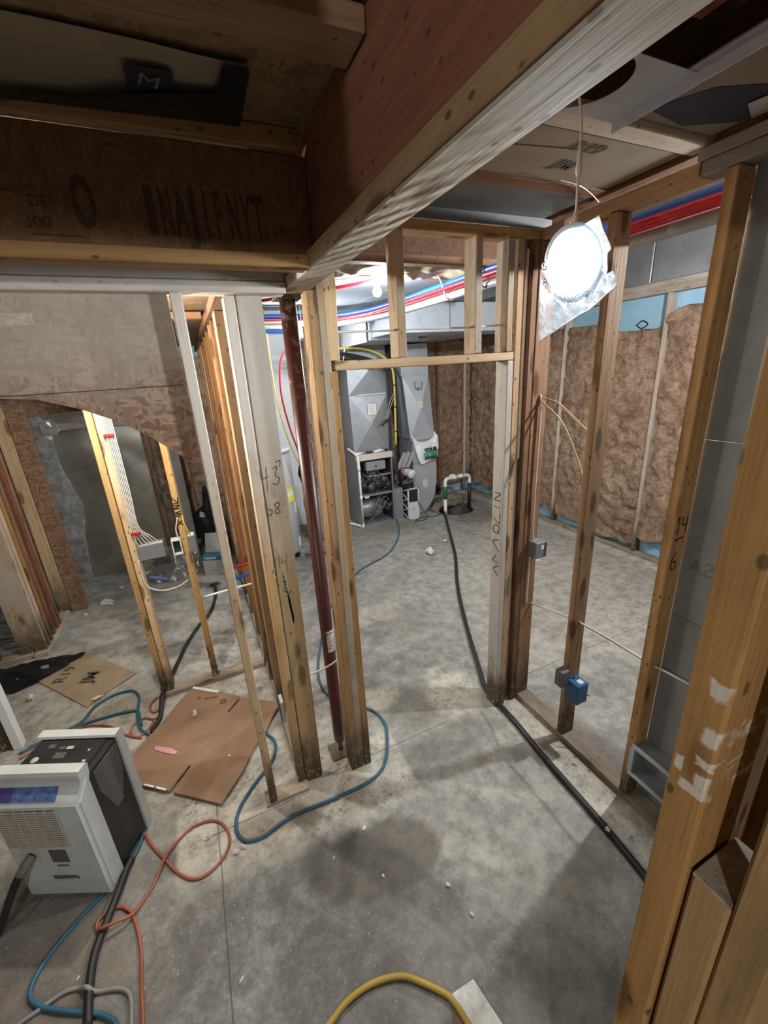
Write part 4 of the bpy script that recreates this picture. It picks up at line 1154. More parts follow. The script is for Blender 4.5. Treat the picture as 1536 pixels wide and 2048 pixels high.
def bulb(loc, label, mat='bulb', r=0.030, ceil=2.715, cat='light bulb', cordz=None):
    t = thing('bare_bulb', label, cat, (loc[0], loc[1], loc[2]))
    lathe('glass', [(0.0, -r), (r * .6, -r * .8), (r * .95, -r * .3), (r, 0.1 * r), (r * .85, .55 * r), (r * .55, 1.0 * r), (r * .45, 1.5 * r), (0, 1.5 * r)], mat, loc, t, 20)
    lathe('socket', [(0.0, 1.4 * r), (r * .6, 1.4 * r), (r * .75, 1.7 * r), (r * .75, 2.4 * r), (r * 1.4, 2.8 * r), (r * 1.5, 3.2 * r), (0, 3.2 * r)], 'ceramic', loc, t, 20)
    if cordz: tube('cord', [(loc[0], loc[1], loc[2] + 3.1 * r), (loc[0], loc[1], cordz)], 0.004, 'white_cable', t, straight=True)
    return t
bulb((1.30, 2.885, 2.608), 'bare lit bulb in a white socket under the white ceiling boards', cordz=2.714)
bulb((1.105, 4.24, 2.47), 'far lit bulb seen in the slot right of the red post', cordz=2.714)
bulb((-0.36, 2.28, 2.26), 'lit bulb hidden behind the arched strandboard panel', 'bulb_left', cordz=2.5)
bulb((2.62, 1.19, 2.62), 'lit bulb in the insulated room, hidden behind the grey wall board', 'bulb_right', cordz=3.34)
bulb((-1.0, -1.3, 2.35), 'added fill bulb, unseen behind the camera', 'fill_bulb', cordz=2.74)  # added as fill to lift the dark foreground

# ================================================================ FURNACE ROOM
fx0, fx1, fy0, fy1 = 1.885, 2.415, 5.17, 5.78
fu = thing('furnace', 'open fronted furnace cabinet full of burners and wires', 'furnace', (2.15, 5.45, 0))
box('side_panel', (fx0, fy0, 0.0), (fx0 + 0.02, fy1, 1.03), 'metal_dull', fu)
box('side_panel', (fx1 - 0.02, fy0, 0.0), (fx1, fy1, 1.03), 'metal_dull', fu)
box('back_panel', (fx0 + 0.021, fy1 - 0.2, 0.0), (fx1 - 0.021, fy1 - 0.19, 1.03), 'metal_dark', fu)
box('base', (fx0 + .021, fy0, 0.0), (fx1 - .021, fy1 - .21, 0.035), 'metal_dull', fu)
box('side_shade', (fx0 + .0205, fy0 + .02, .036), (fx0 + .024, fy1 - .2, 1.01), 'metal_dark', fu)  # dark sheets added to put shade inside the cabinet
box('side_shade', (fx1 - .024, fy0 + .02, .036), (fx1 - .0205, fy1 - .2, 1.01), 'metal_dark', fu)
box('top_rail', (fx0 - 0.004, fy0 - 0.012, 0.955), (fx1 + 0.004, fy0 + 0.02, 1.035), 'cream_plastic', fu)
box('top_plate', (fx0, fy0 + .021, 1.015), (fx1, fy1, 1.035), 'metal', fu)
box('shelf', (fx0 + .021, fy0 - 0.006, 0.445), (fx1 - .021, fy1 - .21, 0.475), 'metal_dull', fu)
box('shelf', (fx0 + .15, fy0, 0.715), (fx1 - .03, fy0 + 0.03, 0.735), 'metal_dull', fu)
cb = box('control_cover', (2.02, fy0 - 0.005, 0.80), (2.31, fy0 + 0.09, 0.925), 'metal', fu, 0.01)
lathe('knob', [(0, -.005), (.012, -.005), (.012, .005), (0, .005)], 'black_plastic', (2.16, fy0 - .010, 0.862), cb, 12, rot=(math.pi / 2, 0, 0))
box('tag_strip', (1.965, fy0 - 0.011, 0.425), (2.03, fy0 - 0.007, 0.455), 'label_white', fu, 0.001)
for i, (x, z, r) in enumerate(((1.975, 0.60, .045), (2.07, 0.57, .05), (2.18, 0.60, .055), (2.27, 0.66, .04), (2.05, 0.68, .04), (2.19, 0.71, .035), (2.33, 0.57, .05))):
    o = lathe('burner', [(0, -.04), (r * .6, -.04), (r * .6, -.01), (r, 0), (r, .10), (0, .10)], 'metal_dark' if i % 2 else 'black_plastic', (x, fy0 + 0.06, z), fu, 16, rot=(math.pi / 2, 0, 0))
lathe('blower_housing', [(0, -.16), (.135, -.16), (.14, -.15), (.14, .15), (.135, .16), (0, .16)], 'metal_dull', (2.09, fy0 + 0.20, 0.22), fu, 28, rot=(0, math.pi / 2, 0))
lathe('blower_motor', [(0, -.05), (.06, -.05), (.07, -.03), (.07, .05), (0, .05)], 'black_plastic', (2.30, fy0 + 0.20, 0.20), fu, 18, rot=(0, math.pi / 2, 0))
rr = random.Random(12)
wire_cols = ['black_plastic', 'grey_hose', 'badge', 'tan_cable', 'black_plastic', 'grey_hose']
for i in range(40):
    up = i < 22
    if up:
        a = (rr.uniform(1.93, 2.37), fy0 + rr.uniform(-.005, .04), rr.uniform(0.74, 0.80)); b = (rr.uniform(1.93, 2.37), fy0 + rr.uniform(-.01, .03), rr.uniform(0.49, 0.7))
    else:
        a = (rr.uniform(2.12, 2.38), fy0 + rr.uniform(0, .05), rr.uniform(0.36, 0.44)); b = (rr.uniform(1.95, 2.38), fy0 + rr.uniform(0, .04), rr.uniform(0.05, 0.30))
    mdl = [((a[0] + b[0]) / 2 + rr.uniform(-.09, .09), fy0 + rr.uniform(-.025, .02), (a[2] + b[2]) / 2 + rr.uniform(-.10, .03)) for _ in range(2)]
    tube('wire', [a, mdl[0], mdl[1], b], 0.0032, wire_cols[i % 6], fu, 5, 4)
dr = thing('drain_pipe', 'white plastic drain pipe down the left front edge of the furnace', 'pipe', (1.90, 5.15, 0))
tube('pipe', [(1.905, 5.145, 1.03), (1.905, 5.145, 0.06)], 0.016, 'pvc', dr, 12, straight=True)
tube('elbow', [(1.905, 5.145, 0.075), (1.905, 5.143, 0.03), (1.90, 5.17, 0.022), (1.86, 5.28, 0.022)], 0.020, 'pvc', dr, 12)
tube('pipe', [(1.86, 5.28, 0.022), (1.70, 5.6, 0.022)], 0.016, 'pvc', dr, 10, straight=True)
tube('pipe', [(1.905, 5.145, 1.02), (1.88, 5.2, 1.06), (1.86, 5.4, 1.10)], 0.016, 'pvc', dr, 10)
for z in (0.45, 0.86): lathe('coupling', [(0, -.03), (.021, -.03), (.021, .03), (0, .03)], 'pvc', (1.905, 5.145, z), dr, 12)
t = thing('top_clutter', 'white fittings and small black parts lying on top of the furnace', 'fittings', (2.15, 5.22, 1.036))
for i, (x, L) in enumerate(((1.95, .12), (2.10, .06), (2.24, .16), (2.33, .08))):
    tube('fitting', [(x - L / 2, 5.20 + .02 * (i % 2), 1.052), (x + L / 2, 5.22, 1.052)], 0.016, 'pvc' if i % 2 == 0 else 'black_plastic', t, 10, straight=True)
lathe('cap', [(0, 0), (.05, 0), (.06, .03), (0, .035)], 'pvc', (2.27, 5.30, 1.036), t, 16)

def crossbreak(name, poly, y, depth, mat, parent, h=0.012):
    """duct face with a raised cross break, front face at y facing the camera, box behind it"""
    cx = sum(p[0] for p in poly) / len(poly); cz = sum(p[1] for p in poly) / len(poly)
    vs = [Vector((a, y, b)) for a, b in poly] + [Vector((cx, y - h, cz))] + [Vector((a, y + depth, b)) for a, b in poly]
    n = len(poly); fs = [(i, (i + 1) % n, n) for i in range(n)]
    fs += [(i, n + 1 + i, n + 1 + (i + 1) % n, (i + 1) % n) for i in range(n)]
    fs.append(tuple(n + 1 + i for i in range(n)))
    c = Vector((cx, y + depth / 2, cz))
    bm = bmesh.new(); bv = [bm.verts.new(v - c) for v in vs]
    for f in fs: bm.faces.new([bv[i] for i in f])
    o = obj(name, bm_mesh(bm), mat); o.location = c
    return setparent(o, parent)
pn = thing('furnace_plenum', 'grey sheet metal plenum with a cross break rising above the furnace', 'duct', (2.15, 5.5, 1.04))
crossbreak('lower_section', [(1.90, 1.04), (2.415, 1.04), (2.43, 1.80), (1.885, 1.80)], 5.26, 0.48, 'metal', pn, 0.055)
crossbreak('upper_section', [(1.885, 1.803), (2.43, 1.803), (2.43, 2.398), (1.885, 2.398)], 5.262, 0.48, 'metal', pn, 0.055)
box('seam_bar', (2.0, 5.235, 1.79), (2.40, 5.262, 1.812), 'metal_lite', pn)
box('label', (2.115, 5.205, 1.545), (2.235, 5.215, 1.68), 'label_white', pn, 0.001)
for i in range(6): strokes([[(0, 0), (rr.uniform(.05, .09), 0)]], 0.004, 'ink_grey', pn, (2.13, 5.2042, 1.665 - i * .018), (1, 0, 0), (0, 0, 1), 'label_print')
rd = thing('return_duct', 'pale slanting return duct with a curved boot, right of the furnace', 'duct', (2.95, 5.5, 0))
crossbreak('top_collar', [(2.66, 2.0), (3.085, 2.0), (3.08, 2.40), (2.66, 2.40)], 5.285, 0.42, 'metal_lite', rd, 0.004)
crossbreak('upper_section', [(2.775, 1.13), (3.172, 1.13), (3.088, 1.998), (2.678, 1.998)], 5.29, 0.42, 'metal_lite', rd, 0.05)
boot = [(2.80, 1.12), (2.80, 0.02)] + [(2.95, 0.0), (3.03, 0.05), (3.11, 0.15), (3.165, 0.28), (3.19, 0.45), (3.195, 0.8), (3.178, 1.12)]
prism('boot', boot, 1, 5.29, 5.70, 'metal_lite', rd)
box('seam_bar', (2.77, 5.262, 1.115), (3.18, 5.29, 1.14), 'metal_lite', rd)
box('seam_bar', (2.80, 5.282, 0.76), (3.195, 5.29, 0.785), 'metal', rd)
box('label', (2.87, 5.240, 1.555), (2.965, 5.246, 1.66), 'label_cream', rd, 0.001)
box('label', (2.955, 5.284, 0.385), (3.035, 5.2885, 0.51), 'label_cream', rd, 0.001)
strokes([[(0, .09), (.01, 0), (.04, .0)], [(.05, .02), (.035, .0), (.05, -.02), (.066, .0), (.05, .02)], [(.075, .0), (.105, .0), (.11, .09)]], 0.007, 'ink', rd, (2.86, 5.262, 1.82), (1, 0, 0), (0, 0, 1), 'ink_mark')
td = thing('trunk_duct', 'large pale trunk duct under the furnace room ceiling', 'duct', (2.3, 4.7, 2.37))
box('furnace_run', (1.86, 4.40, 2.40), (2.46, 5.76, 2.70), 'metal_lite', td, 0.006)
for i, y in enumerate((4.55, 4.95, 5.3)): box('standing_seam', (1.853, y, 2.40), (1.862, y + .018, 2.70), 'metal', td, 0.002)
box('cross_run', (1.90, 3.92, 2.43), (4.12, 4.40, 2.71), 'metal_lite', td, 0.006)
for x in (2.55, 3.25, 3.9): box('standing_seam', (x, 3.912, 2.43), (x + .018, 3.922, 2.71), 'metal', td, 0.002)
box('return_run', (2.62, 4.402, 2.42), (3.3, 5.76, 2.70), 'metal', td, 0.006)
sh = sheet('plastic_wrap', [(1.84, 4.42, 2.39), (1.84, 5.2, 2.38), (1.84, 5.2, 2.60), (1.84, 4.8, 2.68), (1.84, 4.42, 2.66)], 'bag_white', 0.012, 7, 3, parent=td, seed=3)
# dark board that paints in the shade between the two ducts
box('gap_shade_panel', (2.43, 5.66, 0.0), (2.66, 5.68, 2.4), 'metal_dark', rd, 0.001)
gp = thing('gas_line', 'yellow gas line with black ties dropping between the two ducts', 'pipe', (2.48, 5.15, 1.1))
tube('tube', [(1.6, 5.0, 2.36), (1.9, 5.05, 2.37), (2.15, 5.12, 2.34), (2.33, 5.15, 2.27), (2.44, 5.15, 2.17), (2.485, 5.15, 2.02), (2.487, 5.15, 1.7), (2.475, 5.15, 1.11)], 0.0135, 'gas_yellow', gp, 8)
for z in (1.30, 1.62, 1.90): lathe('tie', [(0, -.008), (.019, -.008), (.019, .008), (0, .008)], 'black_plastic', (2.484, 5.15, z), gp, 10)
tube('black_pipe', [(2.475, 5.15, 1.12), (2.475, 5.15, 0.9), (2.49, 5.16, 0.6)], 0.014, 'black_plastic', gp, 8)
bp_ = thing('black_line_set', 'black insulated lines sweeping across above the plenum', 'pipe', (1.9, 5.0, 2.3))
tube('line', [(1.25, 4.7, 2.36), (1.6, 4.9, 2.32), (1.9, 5.05, 2.28), (2.2, 5.12, 2.20), (2.42, 5.16, 2.05), (2.46, 5.18, 1.7)], 0.026, 'black_hose', bp_, 10)
tube('line', [(1.25, 4.72, 2.29), (1.6, 4.92, 2.26), (1.9, 5.07, 2.21), (2.2, 5.15, 2.13)], 0.022, 'black_hose', bp_, 10)
tube('white_hanger', [(1.30, 4.7, 2.25), (1.75, 4.98, 2.22), (1.78, 4.98, 2.36)], 0.008, 'white_cable', bp_, 6, straight=True)
ig = thing('hanging_cable_end', 'pair of grey wires with a black plug dangling before the plenum', 'cable', (2.4, 5.15, 1.6))
tube('wire', [(2.47, 5.135, 1.75), (2.41, 5.13, 1.62), (2.37, 5.13, 1.50), (2.33, 5.13, 1.48)], 0.006, 'grey_hose', ig, 6)
tube('wire', [(2.47, 5.135, 1.80), (2.39, 5.13, 1.66), (2.36, 5.13, 1.53), (2.28, 5.13, 1.50)], 0.006, 'grey_hose', ig, 6)
tube('plug', [(2.36, 5.125, 1.46), (2.30, 5.125, 1.43), (2.27, 5.125, 1.40)], 0.022, 'black_plastic', ig, 8)

# shopping bag on the return duct
sg = thing('shopping_bag', 'white shopping bag printed in black and green, hanging on the return duct', 'bag', (2.98, 5.25, 0.9))
bo = [(2.785, 1.15), (2.80, 1.155), (2.86, 1.10), (2.95, 1.075), (3.04, 1.085), (3.10, 1.12), (3.15, 1.18), (3.175, 1.17), (3.20, 1.10), (3.20, 1.0), (3.185, 0.86), (3.16, 0.83), (2.98, 0.78), (2.935, 0.76), (2.90, 0.775), (2.86, 0.86), (2.82, 1.0)]
sheet('front', [(a, 5.232, b) for a, b in bo], 'bag_white', 0.014, 9, 3, parent=sg, seed=1, passes=2)
sheet('back', [(a, 5.258, b) for a, b in bo], 'bag_white', 0.004, 9, 2, parent=sg, seed=5)
tube('handle', [(2.79, 5.24, 1.15), (2.78, 5.262, 1.18), (2.79, 5.268, 1.17)], 0.01, 'bag_white', sg, 6)
tube('handle', [(3.15, 5.24, 1.17), (3.16, 5.262, 1.20), (3.15, 5.268, 1.18)], 0.01, 'bag_white', sg, 6)
for b, z, mt, size in (('YOUR', 0.965, 'ink', .075), ('HOME', 0.905, 'green_print', .082), ('STORE!', 0.845, 'ink', .062)):
    text(b, size, mt, sg, (3.055, 5.205, z), (1, 0, 0.06), (0, 0, 1), bold=0.004, depth=0.002)

# filter frame standing by the furnace
fl_ = thing('filter_frame', 'white wire lattice filter frame standing between furnace and return duct', 'filter', (2.68, 5.15, 0))
FX0, FX1, FY = 2.60, 2.785, 5.10
for (a, b) in (((FX0, FY, 0), (FX0 + .02, FY + .02, .47)), ((FX1 - .02, FY, 0), (FX1, FY + .02, .47)), ((FX0, FY, .45), (FX1, FY + .02, .47)), ((FX0, FY, 0), (FX1, FY + .02, .02))):
    box('frame_bar', a, b, 'white_plastic', fl_)
box('lower_panel', (FX0 + .021, FY + .004, .021), (FX1 - .021, FY + .02, .26), 'white_plastic', fl_)
box('dark_pleats', (FX0 + .021, FY + .012, .261), (FX1 - .021, FY + .03, .449), 'black_plastic', fl_)
for (x0, y0, x1, y1) in ((FX0, FY + .02, FX0 - .001, FY + .42),):
    box('side_sheet', (FX0 + 0.003, FY + .02, 0), (FX0 + .008, FY + .42, .47), 'black_plastic', fl_)
    for i in range(3):
        z = 0.02 + i * 0.145
        tube('lattice_wire', [(FX0, FY + .02, z), (FX0, FY + .42, z + .145)], 0.006, 'white_plastic', fl_, 5, straight=True)
        tube('lattice_wire', [(FX0, FY + .02, z + .145), (FX0, FY + .42, z)], 0.006, 'white_plastic', fl_, 5, straight=True)
strokes([[(0, 0), (.0, .05)], [(.02, .01), (.02, .06)]], 0.006, 'ink_grey', fl_, (2.68, FY + .0035, .12), (1, 0, 0), (0, 0, 1), 'printed_mark')
cn = thing('white_canister', 'white round canister lying above the filter frame', 'canister', (2.62, 5.15, 0.70))
lathe('body', [(0, -.13), (.055, -.13), (.06, -.12), (.06, .03), (.064, .035), (.064, .06), (.058, .075), (0, .08)], 'white_plastic', (2.64, 5.10, 0.70), cn, 24, rot=(math.pi / 2 + .2, 0, 0.25))
lathe('band', [(.0605, -.09), (.0612, -.09), (.0612, -.03), (.0605, -.03)], 'pink', (2.64, 5.10, 0.70), cn, 24, rot=(math.pi / 2 + .2, 0, 0.25))
tube('strap', [(2.50, 5.20, .72), (2.55, 5.14, .78), (2.64, 5.12, .77), (2.70, 5.16, .70)], 0.008, 'black_plastic', cn, 6)
of = thing('offcut_pile', 'grey duct offcuts leaning behind the white canister', 'offcuts', (2.6, 5.24, 0.48))
for i, (x, tl) in enumerate(((2.55, 0.10), (2.62, 0.12), (2.70, 0.11))):
    bm = bmesh.new(); box_bm(bm, (-.028, -.004, 0), (.028, .004, .26), 0.001)
    o = obj('offcut', bm_mesh(bm), 'sheet_pan'); o.location = (x - .02, 5.25, 0.74); o.rotation_euler = (0.1, 0.45, 0); setparent(o, of)
for i in range(4):
    bm = bmesh.new(); box_bm(bm, (-.09, -.012, -.012), (.09, .012, .012), 0.002)
    o = obj('offcut', bm_mesh(bm), ['black_plastic', 'stone', 'wood_grey', 'black_plastic'][i]); o.location = (2.68, 5.2 + .03 * i, 0.50 + .035 * i); o.rotation_euler = (0, 0.25 - .3 * i, .3); setparent(o, of)
box('return_box', (2.44, 5.22, 0.0), (2.58, 5.62, 0.47), 'metal', of, 0.003)
ck = tag(tube('power_cord', [(2.74, 5.09, .30), (2.80, 5.06, .15), (2.86, 5.02, .05), (2.80, 4.98, .008), (2.70, 4.98, .006), (2.66, 5.02, .006), (2.85, 5.08, .006), (3.00, 5.02, .006), (3.08, 5.06, .006), (3.14, 5.10, .006), (3.13, 5.0, .006), (3.22, 5.12, .006), (3.25, 5.16, .02)], 0.006, 'black_plastic', None, 6), 'thin black power cord trailing from the filter frame to the sump', 'cord')

# water heater
wh = thing('water_heater', 'grey water heater with yellow labels behind the corner studs', 'water heater', (0.70, 4.78, 0))
lathe('tank', [(0, .10), (.225, .10), (.235, .12), (.235, 1.34), (.22, 1.36), (0, 1.37)], 'heater_grey', (0.70, 4.78, 0), wh, 40)
lathe('top_ring', [(.236, 1.30), (.240, 1.30), (.240, 1.345), (.236, 1.345)], 'white_plastic', (0.70, 4.78, 0), wh, 40)
for i in range(3):
    a = math.radians(-20 - i * 110); lathe('foot', [(0, 0), (.02, 0), (.02, .10), (0, .10)], 'black_plastic', (0.70 + .18 * math.cos(a), 4.78 + .18 * math.sin(a), 0), wh, 8)
def hl(name, a0, a1, z0, z1, mt, rr_=0.2362):
    bm = bmesh.new(); k = 6; vs = []
    for i in range(k + 1):
        a = math.radians(a0 + (a1 - a0) * i / k); vs.append((bm.verts.new((rr_ * math.cos(a), rr_ * math.sin(a), z0)), bm.verts.new((rr_ * math.cos(a), rr_ * math.sin(a), z1))))
    for p, q in zip(vs, vs[1:]): bm.faces.new((p[0], q[0], q[1], p[1]))
    o = obj(name, bm_mesh(bm, name, True), mt); o.location = (0.70, 4.78, 0); return setparent(o, wh)
hl('label', -60, -30, 0.74, 0.80, 'label_yellow'); hl('label', -60, -30, 0.801, 0.86, 'label_white'); hl('label', -60, -28, 0.861, 0.90, 'label_yellow')
hl('label', -38, -22, 0.58, 0.72, 'label_white'); hl('label', -40, -20, 0.16, 0.28, 'label_white')
tube('flue_cover', [(0.70, 4.78, 1.37), (0.70, 4.78, 1.55)], 0.05, 'metal', wh, 14, straight=True)
tag(tube('heater_gas_tube', [(0.80, 4.42, 2.712), (0.80, 4.42, 2.2), (0.82, 4.42, 1.8), (0.88, 4.42, 1.45), (0.96, 4.44, 1.2), (1.06, 4.46, 1.02), (1.08, 4.5, 0.6)], 0.008, 'gas_yellow', None, 8), 'yellow gas tube curving down before the grey water heater', 'pipe')
tag(tube('heater_red_tube', [(1.16, 4.42, 2.46), (1.02, 4.40, 2.40), (0.90, 4.40, 2.25), (0.86, 4.40, 1.95), (0.90, 4.40, 1.6), (0.98, 4.42, 1.25), (1.02, 4.44, 0.9)], 0.0095, 'pex_red', None, 8), 'red plastic water tube looping down left of the red post', 'pipe')
tag(tube('copper_drain', [(0.93, 4.62, 0.05), (1.12, 4.6, 0.03), (1.3, 4.6, 0.03)], 0.016, 'copper', None, 10), 'brown drain tube at the foot of the water heater', 'pipe')
hb = thing('heater_side_clutter', 'dark boxes and grey coils on the floor right of the water heater', 'clutter', (1.25, 5.1, 0))
lump('coil', (1.18, 5.0, 0.35), (.09, .1, .25), 'metal_dull', 3, hb); lump('coil', (1.28, 5.1, 0.0), (.12, .1, .36), 'pvc_grey', 5, hb); lump('coil', (1.16, 5.1, 0.72), (.07, .08, .2), 'black_plastic', 8, hb)

# pipes along the ceiling
def run(name, label, pts, r, mat, sub=8):
    return tag(tube(name, pts, r, mat, None, 8, sub), label, 'pipe')
def bundle(dx, dz, y0=4.30):
    return [(0.30, y0 + dx, 2.60 + dz), (0.95, y0 + dx, 2.60 + dz), (1.38, y0 - .03 + dx * .6, 2.60 + dz), (1.62, y0 - .35, 2.60 + dz), (1.72 + dx, 3.5, 2.605 + dz), (1.755 + dx, 2.9, 2.61 + dz), (1.77 + dx, 2.3, 2.61 + dz), (1.78 + dx, 1.7, 2.605 + dz), (1.79 + dx, 1.1, 2.605 + dz), (1.79 + dx, 0.4, 2.605 + dz)]
run('water_pipe', 'thick blue water pipe, upper one of the bundle along the duct', bundle(0.0, 0.030), 0.019, 'pex_blue')
run('water_pipe', 'second blue water pipe lying behind the thick one in the bundle', bundle(0.045, 0.034), 0.017, 'pex_blue')
run('water_pipe', 'red water pipe under the blue pipes of the bundle', bundle(-0.022, 0.0), 0.012, 'pex_red')
run('water_pipe', 'second red water pipe at the bottom of the bundle', bundle(0.012, -0.010), 0.011, 'pex_red')
run('drain_line', 'grey plastic drain line below the red and blue pipes', bundle(0.03, -0.045), 0.026, 'pvc_grey')
run('water_pipe', 'thin red pipe crossing the white ceiling boards to the lit bulb', [(0.5, 3.55, 2.63), (0.9, 3.25, 2.655), (1.2, 2.98, 2.675), (1.3, 2.93, 2.69)], 0.011, 'pex_red')
run('water_pipe', 'bright blue pipe lowest of the pipes left of the red post', [(0.30, 4.25, 2.50), (0.80, 4.25, 2.50), (1.02, 4.25, 2.50), (1.5, 4.3, 2.52)], 0.017, 'pex_blue')
run('wire_bundle', 'cream wires between the blue and red pipes left of the post', [(0.30, 4.24, 2.575), (0.8, 4.24, 2.57), (1.2, 4.22, 2.575)], 0.014, 'cream_plastic')
run('wire_bundle', 'cream wires under the red pipes left of the post', [(0.30, 4.22, 2.545), (0.8, 4.23, 2.54), (1.2, 4.22, 2.545)], 0.012, 'label_cream')
for i, (y, z) in enumerate(((2.75, 2.64), (2.35, 2.65))):
    t = thing('pipe_hook', 'white wire hook holding the pipe bundle below the cream facing' if i == 0 else 'grey wire hook holding the pipe bundle nearer the doorway', 'hook', (1.78, y, z))
    tube('hook', [(1.70, y + .05, z + .09), (1.72, y, z + .02), (1.76, y - .01, z - .09), (1.82, y - .01, z - .09), (1.84, y, z - .05)], 0.005, 'white_cable' if i == 0 else 'grey_hose', t, 6)
run('white_conduit', 'thin white cable strung level through the cripple studs above the header', [(0.593,1.745,2.268),(0.621,1.745,2.268),(0.836,1.745,2.269),(1.033,1.745,2.273),(1.247,1.745,2.274),(1.435,1.745,2.282),(1.486,1.745,2.276),(1.543,1.745,2.258)], 0.0045, 'white_cable')

# sump
sm = thing('sump_pit', 'round sump hole in the floor ringed with stones', 'sump pit', (PIT[0], PIT[1], 0))
bm = bmesh.new(); lathe_bm(bm, [(1.06, 0.002), (1.0, -0.01), (0.95, -0.6), (0, -0.6)], 28)
for v in bm.verts: v.co.x *= 0.285; v.co.y *= 0.255
o = obj('pit_wall', bm_mesh(bm, 'pit', True), 'pit'); o.location = (PIT[0], PIT[1], 0); setparent(o, sm)
rr = random.Random(4)
for i in range(15):
    a = math.radians(10 + i * 11); r1 = rr.uniform(.98, 1.25)
    lump('rim_stone', (PIT[0] + .30 * r1 * math.cos(a), PIT[1] + .27 * r1 * math.sin(a), -0.01), (rr.uniform(.04, .08), rr.uniform(.04, .07), rr.uniform(.03, .065)), 'stone', i, sm, 2)
lump('rim_stone', (PIT[0] - .02, PIT[1] + .2, 0.0), (.26, .10, .055), 'stone', 31, sm, 3, 0.3)
lump('rim_stone', (PIT[0] + .10, PIT[1] + .30, 0.02), (.22, .12, .07), 'stone', 33, sm, 3, 0.3)
sp_ = thing('sump_pipe', 'white plastic pipe bridge with green coupling standing over the sump hole', 'pipe', (3.2, 5.08, 0))
tube('riser', [(3.215, 5.08, -.3), (3.215, 5.08, 0.29)], 0.025, 'pvc', sp_, 12, straight=True)
lathe('check_valve', [(0, .23), (.026, .23), (.034, .25), (.034, .32), (.028, .34), (.032, .41), (0, .41)], 'green_coupling', (3.215, 5.08, 0), sp_, 14)
lathe('clamp', [(0, .22), (.029, .22), (.029, .26), (0, .26)], 'black_plastic', (3.215, 5.08, 0), sp_, 14)
tube('bridge', [(3.215, 5.08, .40), (3.215, 5.08, .47), (3.24, 5.09, .515), (3.30, 5.10, .52), (3.45, 5.11, .52), (3.60, 5.12, .515), (3.66, 5.125, .50), (3.68, 5.13, .45), (3.68, 5.13, .38)], 0.026, 'pvc', sp_, 12)
for p in ((3.40, 5.105, .52), (3.52, 5.115, .52)):
    lathe('coupling', [(0, -.035), (.032, -.035), (.032, .035), (0, .035)], 'pvc', p, sp_, 14, rot=(0, math.pi / 2, .08))
tube('tee_stub', [(3.42, 5.10, .53), (3.36, 5.10, .56), (3.30, 5.10, .55)], 0.018, 'pvc', sp_, 10)
tube('drop', [(3.68, 5.13, .385), (3.68, 5.13, 0.0)], 0.029, 'black_plastic', sp_, 12, straight=True)

# ================================================================ ELECTRICAL
eb = thing('outlet_box', 'grey outlet box on the reddish end stud beside the doorway', 'electrical box', (1.68, 1.69, 1.08))
box('body', (1.632, 1.632, 1.035), (1.700, 1.699, 1.135), 'box_grey', eb, 0.004)
box('ear', (1.70, 1.626, 1.04), (1.706, 1.64, 1.13), 'box_grey', eb, 0.001)
box('label', (1.668, 1.6305, 1.09), (1.688, 1.632, 1.115), 'label_white', eb, 0.0003)
tag(tube('wall_cable', [(1.66, 1.71, 1.945), (1.655, 1.694, 1.925), (1.656, 1.690, 1.82), (1.652, 1.690, 1.5), (1.655, 1.690, 1.2), (1.662, 1.685, 1.13)], 0.0055, 'cream_plastic', None, 6), 'cream cable running down the end stud into the grey outlet box', 'cable')
tag(tube('wall_cable', [(1.648, 1.685, 1.04), (1.645, 1.692, 1.0), (1.640, 1.692, 0.75), (1.648, 1.70, 0.715), (1.68, 1.72, 0.70), (1.69, 1.50, 0.74), (1.66, 1.345, 0.79)], 0.0055, 'cream_plastic', None, 6), 'cream cable leaving the grey outlet box downward to the next stud', 'cable')
tag(tube('wall_cable', [(1.66, 1.70, 1.93), (1.70, 1.62, 1.90), (1.69, 1.48, 1.82), (1.66, 1.345, 1.76)], 0.0055, 'tan_cable', None, 6), 'tan cable strung from the end stud toward the orange stud', 'cable')
tag(tube('wall_cable', [(1.66, 1.70, 1.915), (1.72, 1.60, 1.80), (1.74, 1.5, 1.62), (1.72, 1.42, 1.50)], 0.0045, 'tan_cable', None, 6), 'second tan cable drooping below the one from the end stud', 'cable')
bx = thing('blue_box', 'blue outlet box on the orange stud low on the right', 'electrical box', (1.64, 1.29, 0.38))
for (a, b) in (((1.600, 1.236, 0.335), (1.606, 1.321, 0.455)), ((1.668, 1.236, 0.335), (1.674, 1.321, 0.455)), ((1.606, 1.236, 0.335), (1.668, 1.321, 0.341)), ((1.606, 1.236, 0.449), (1.668, 1.321, 0.455))):
    box('wall', a, b, 'box_blue', bx, 0.001)
box('back', (1.606, 1.316, 0.341), (1.668, 1.321, 0.449), 'box_blue', bx, 0.001)
box('label', (1.625, 1.2352, 0.375), (1.652, 1.236, 0.405), 'label_white', bx, 0.0002)
box('label', (1.63, 1.25, 0.4551), (1.66, 1.28, 0.456), 'label_white', bx, 0.0002)
box('front_lip', (1.602, 1.2345, 0.337), (1.672, 1.2362, 0.453), 'box_blue', bx, 0.0005)
tube('nail', [(1.69, 1.29, 0.34), (1.73, 1.26, 0.325)], 0.003, 'metal_dark', bx, 6, straight=True)
tag(box('grey_box', (1.545, 1.30, 0.42), (1.600, 1.35, 0.52), 'box_grey', bev=0.004), 'small grey box on the far side of the orange stud', 'electrical box')
tag(tube('wall_cable', [(1.66, 1.33, 0.80), (1.655, 1.312, 0.785), (1.655, 1.310, 0.7), (1.648, 1.312, 0.55), (1.64, 1.30, 0.455)], 0.005, 'tan_cable', None, 6), 'tan cable stapled down the orange stud into the blue box', 'cable')
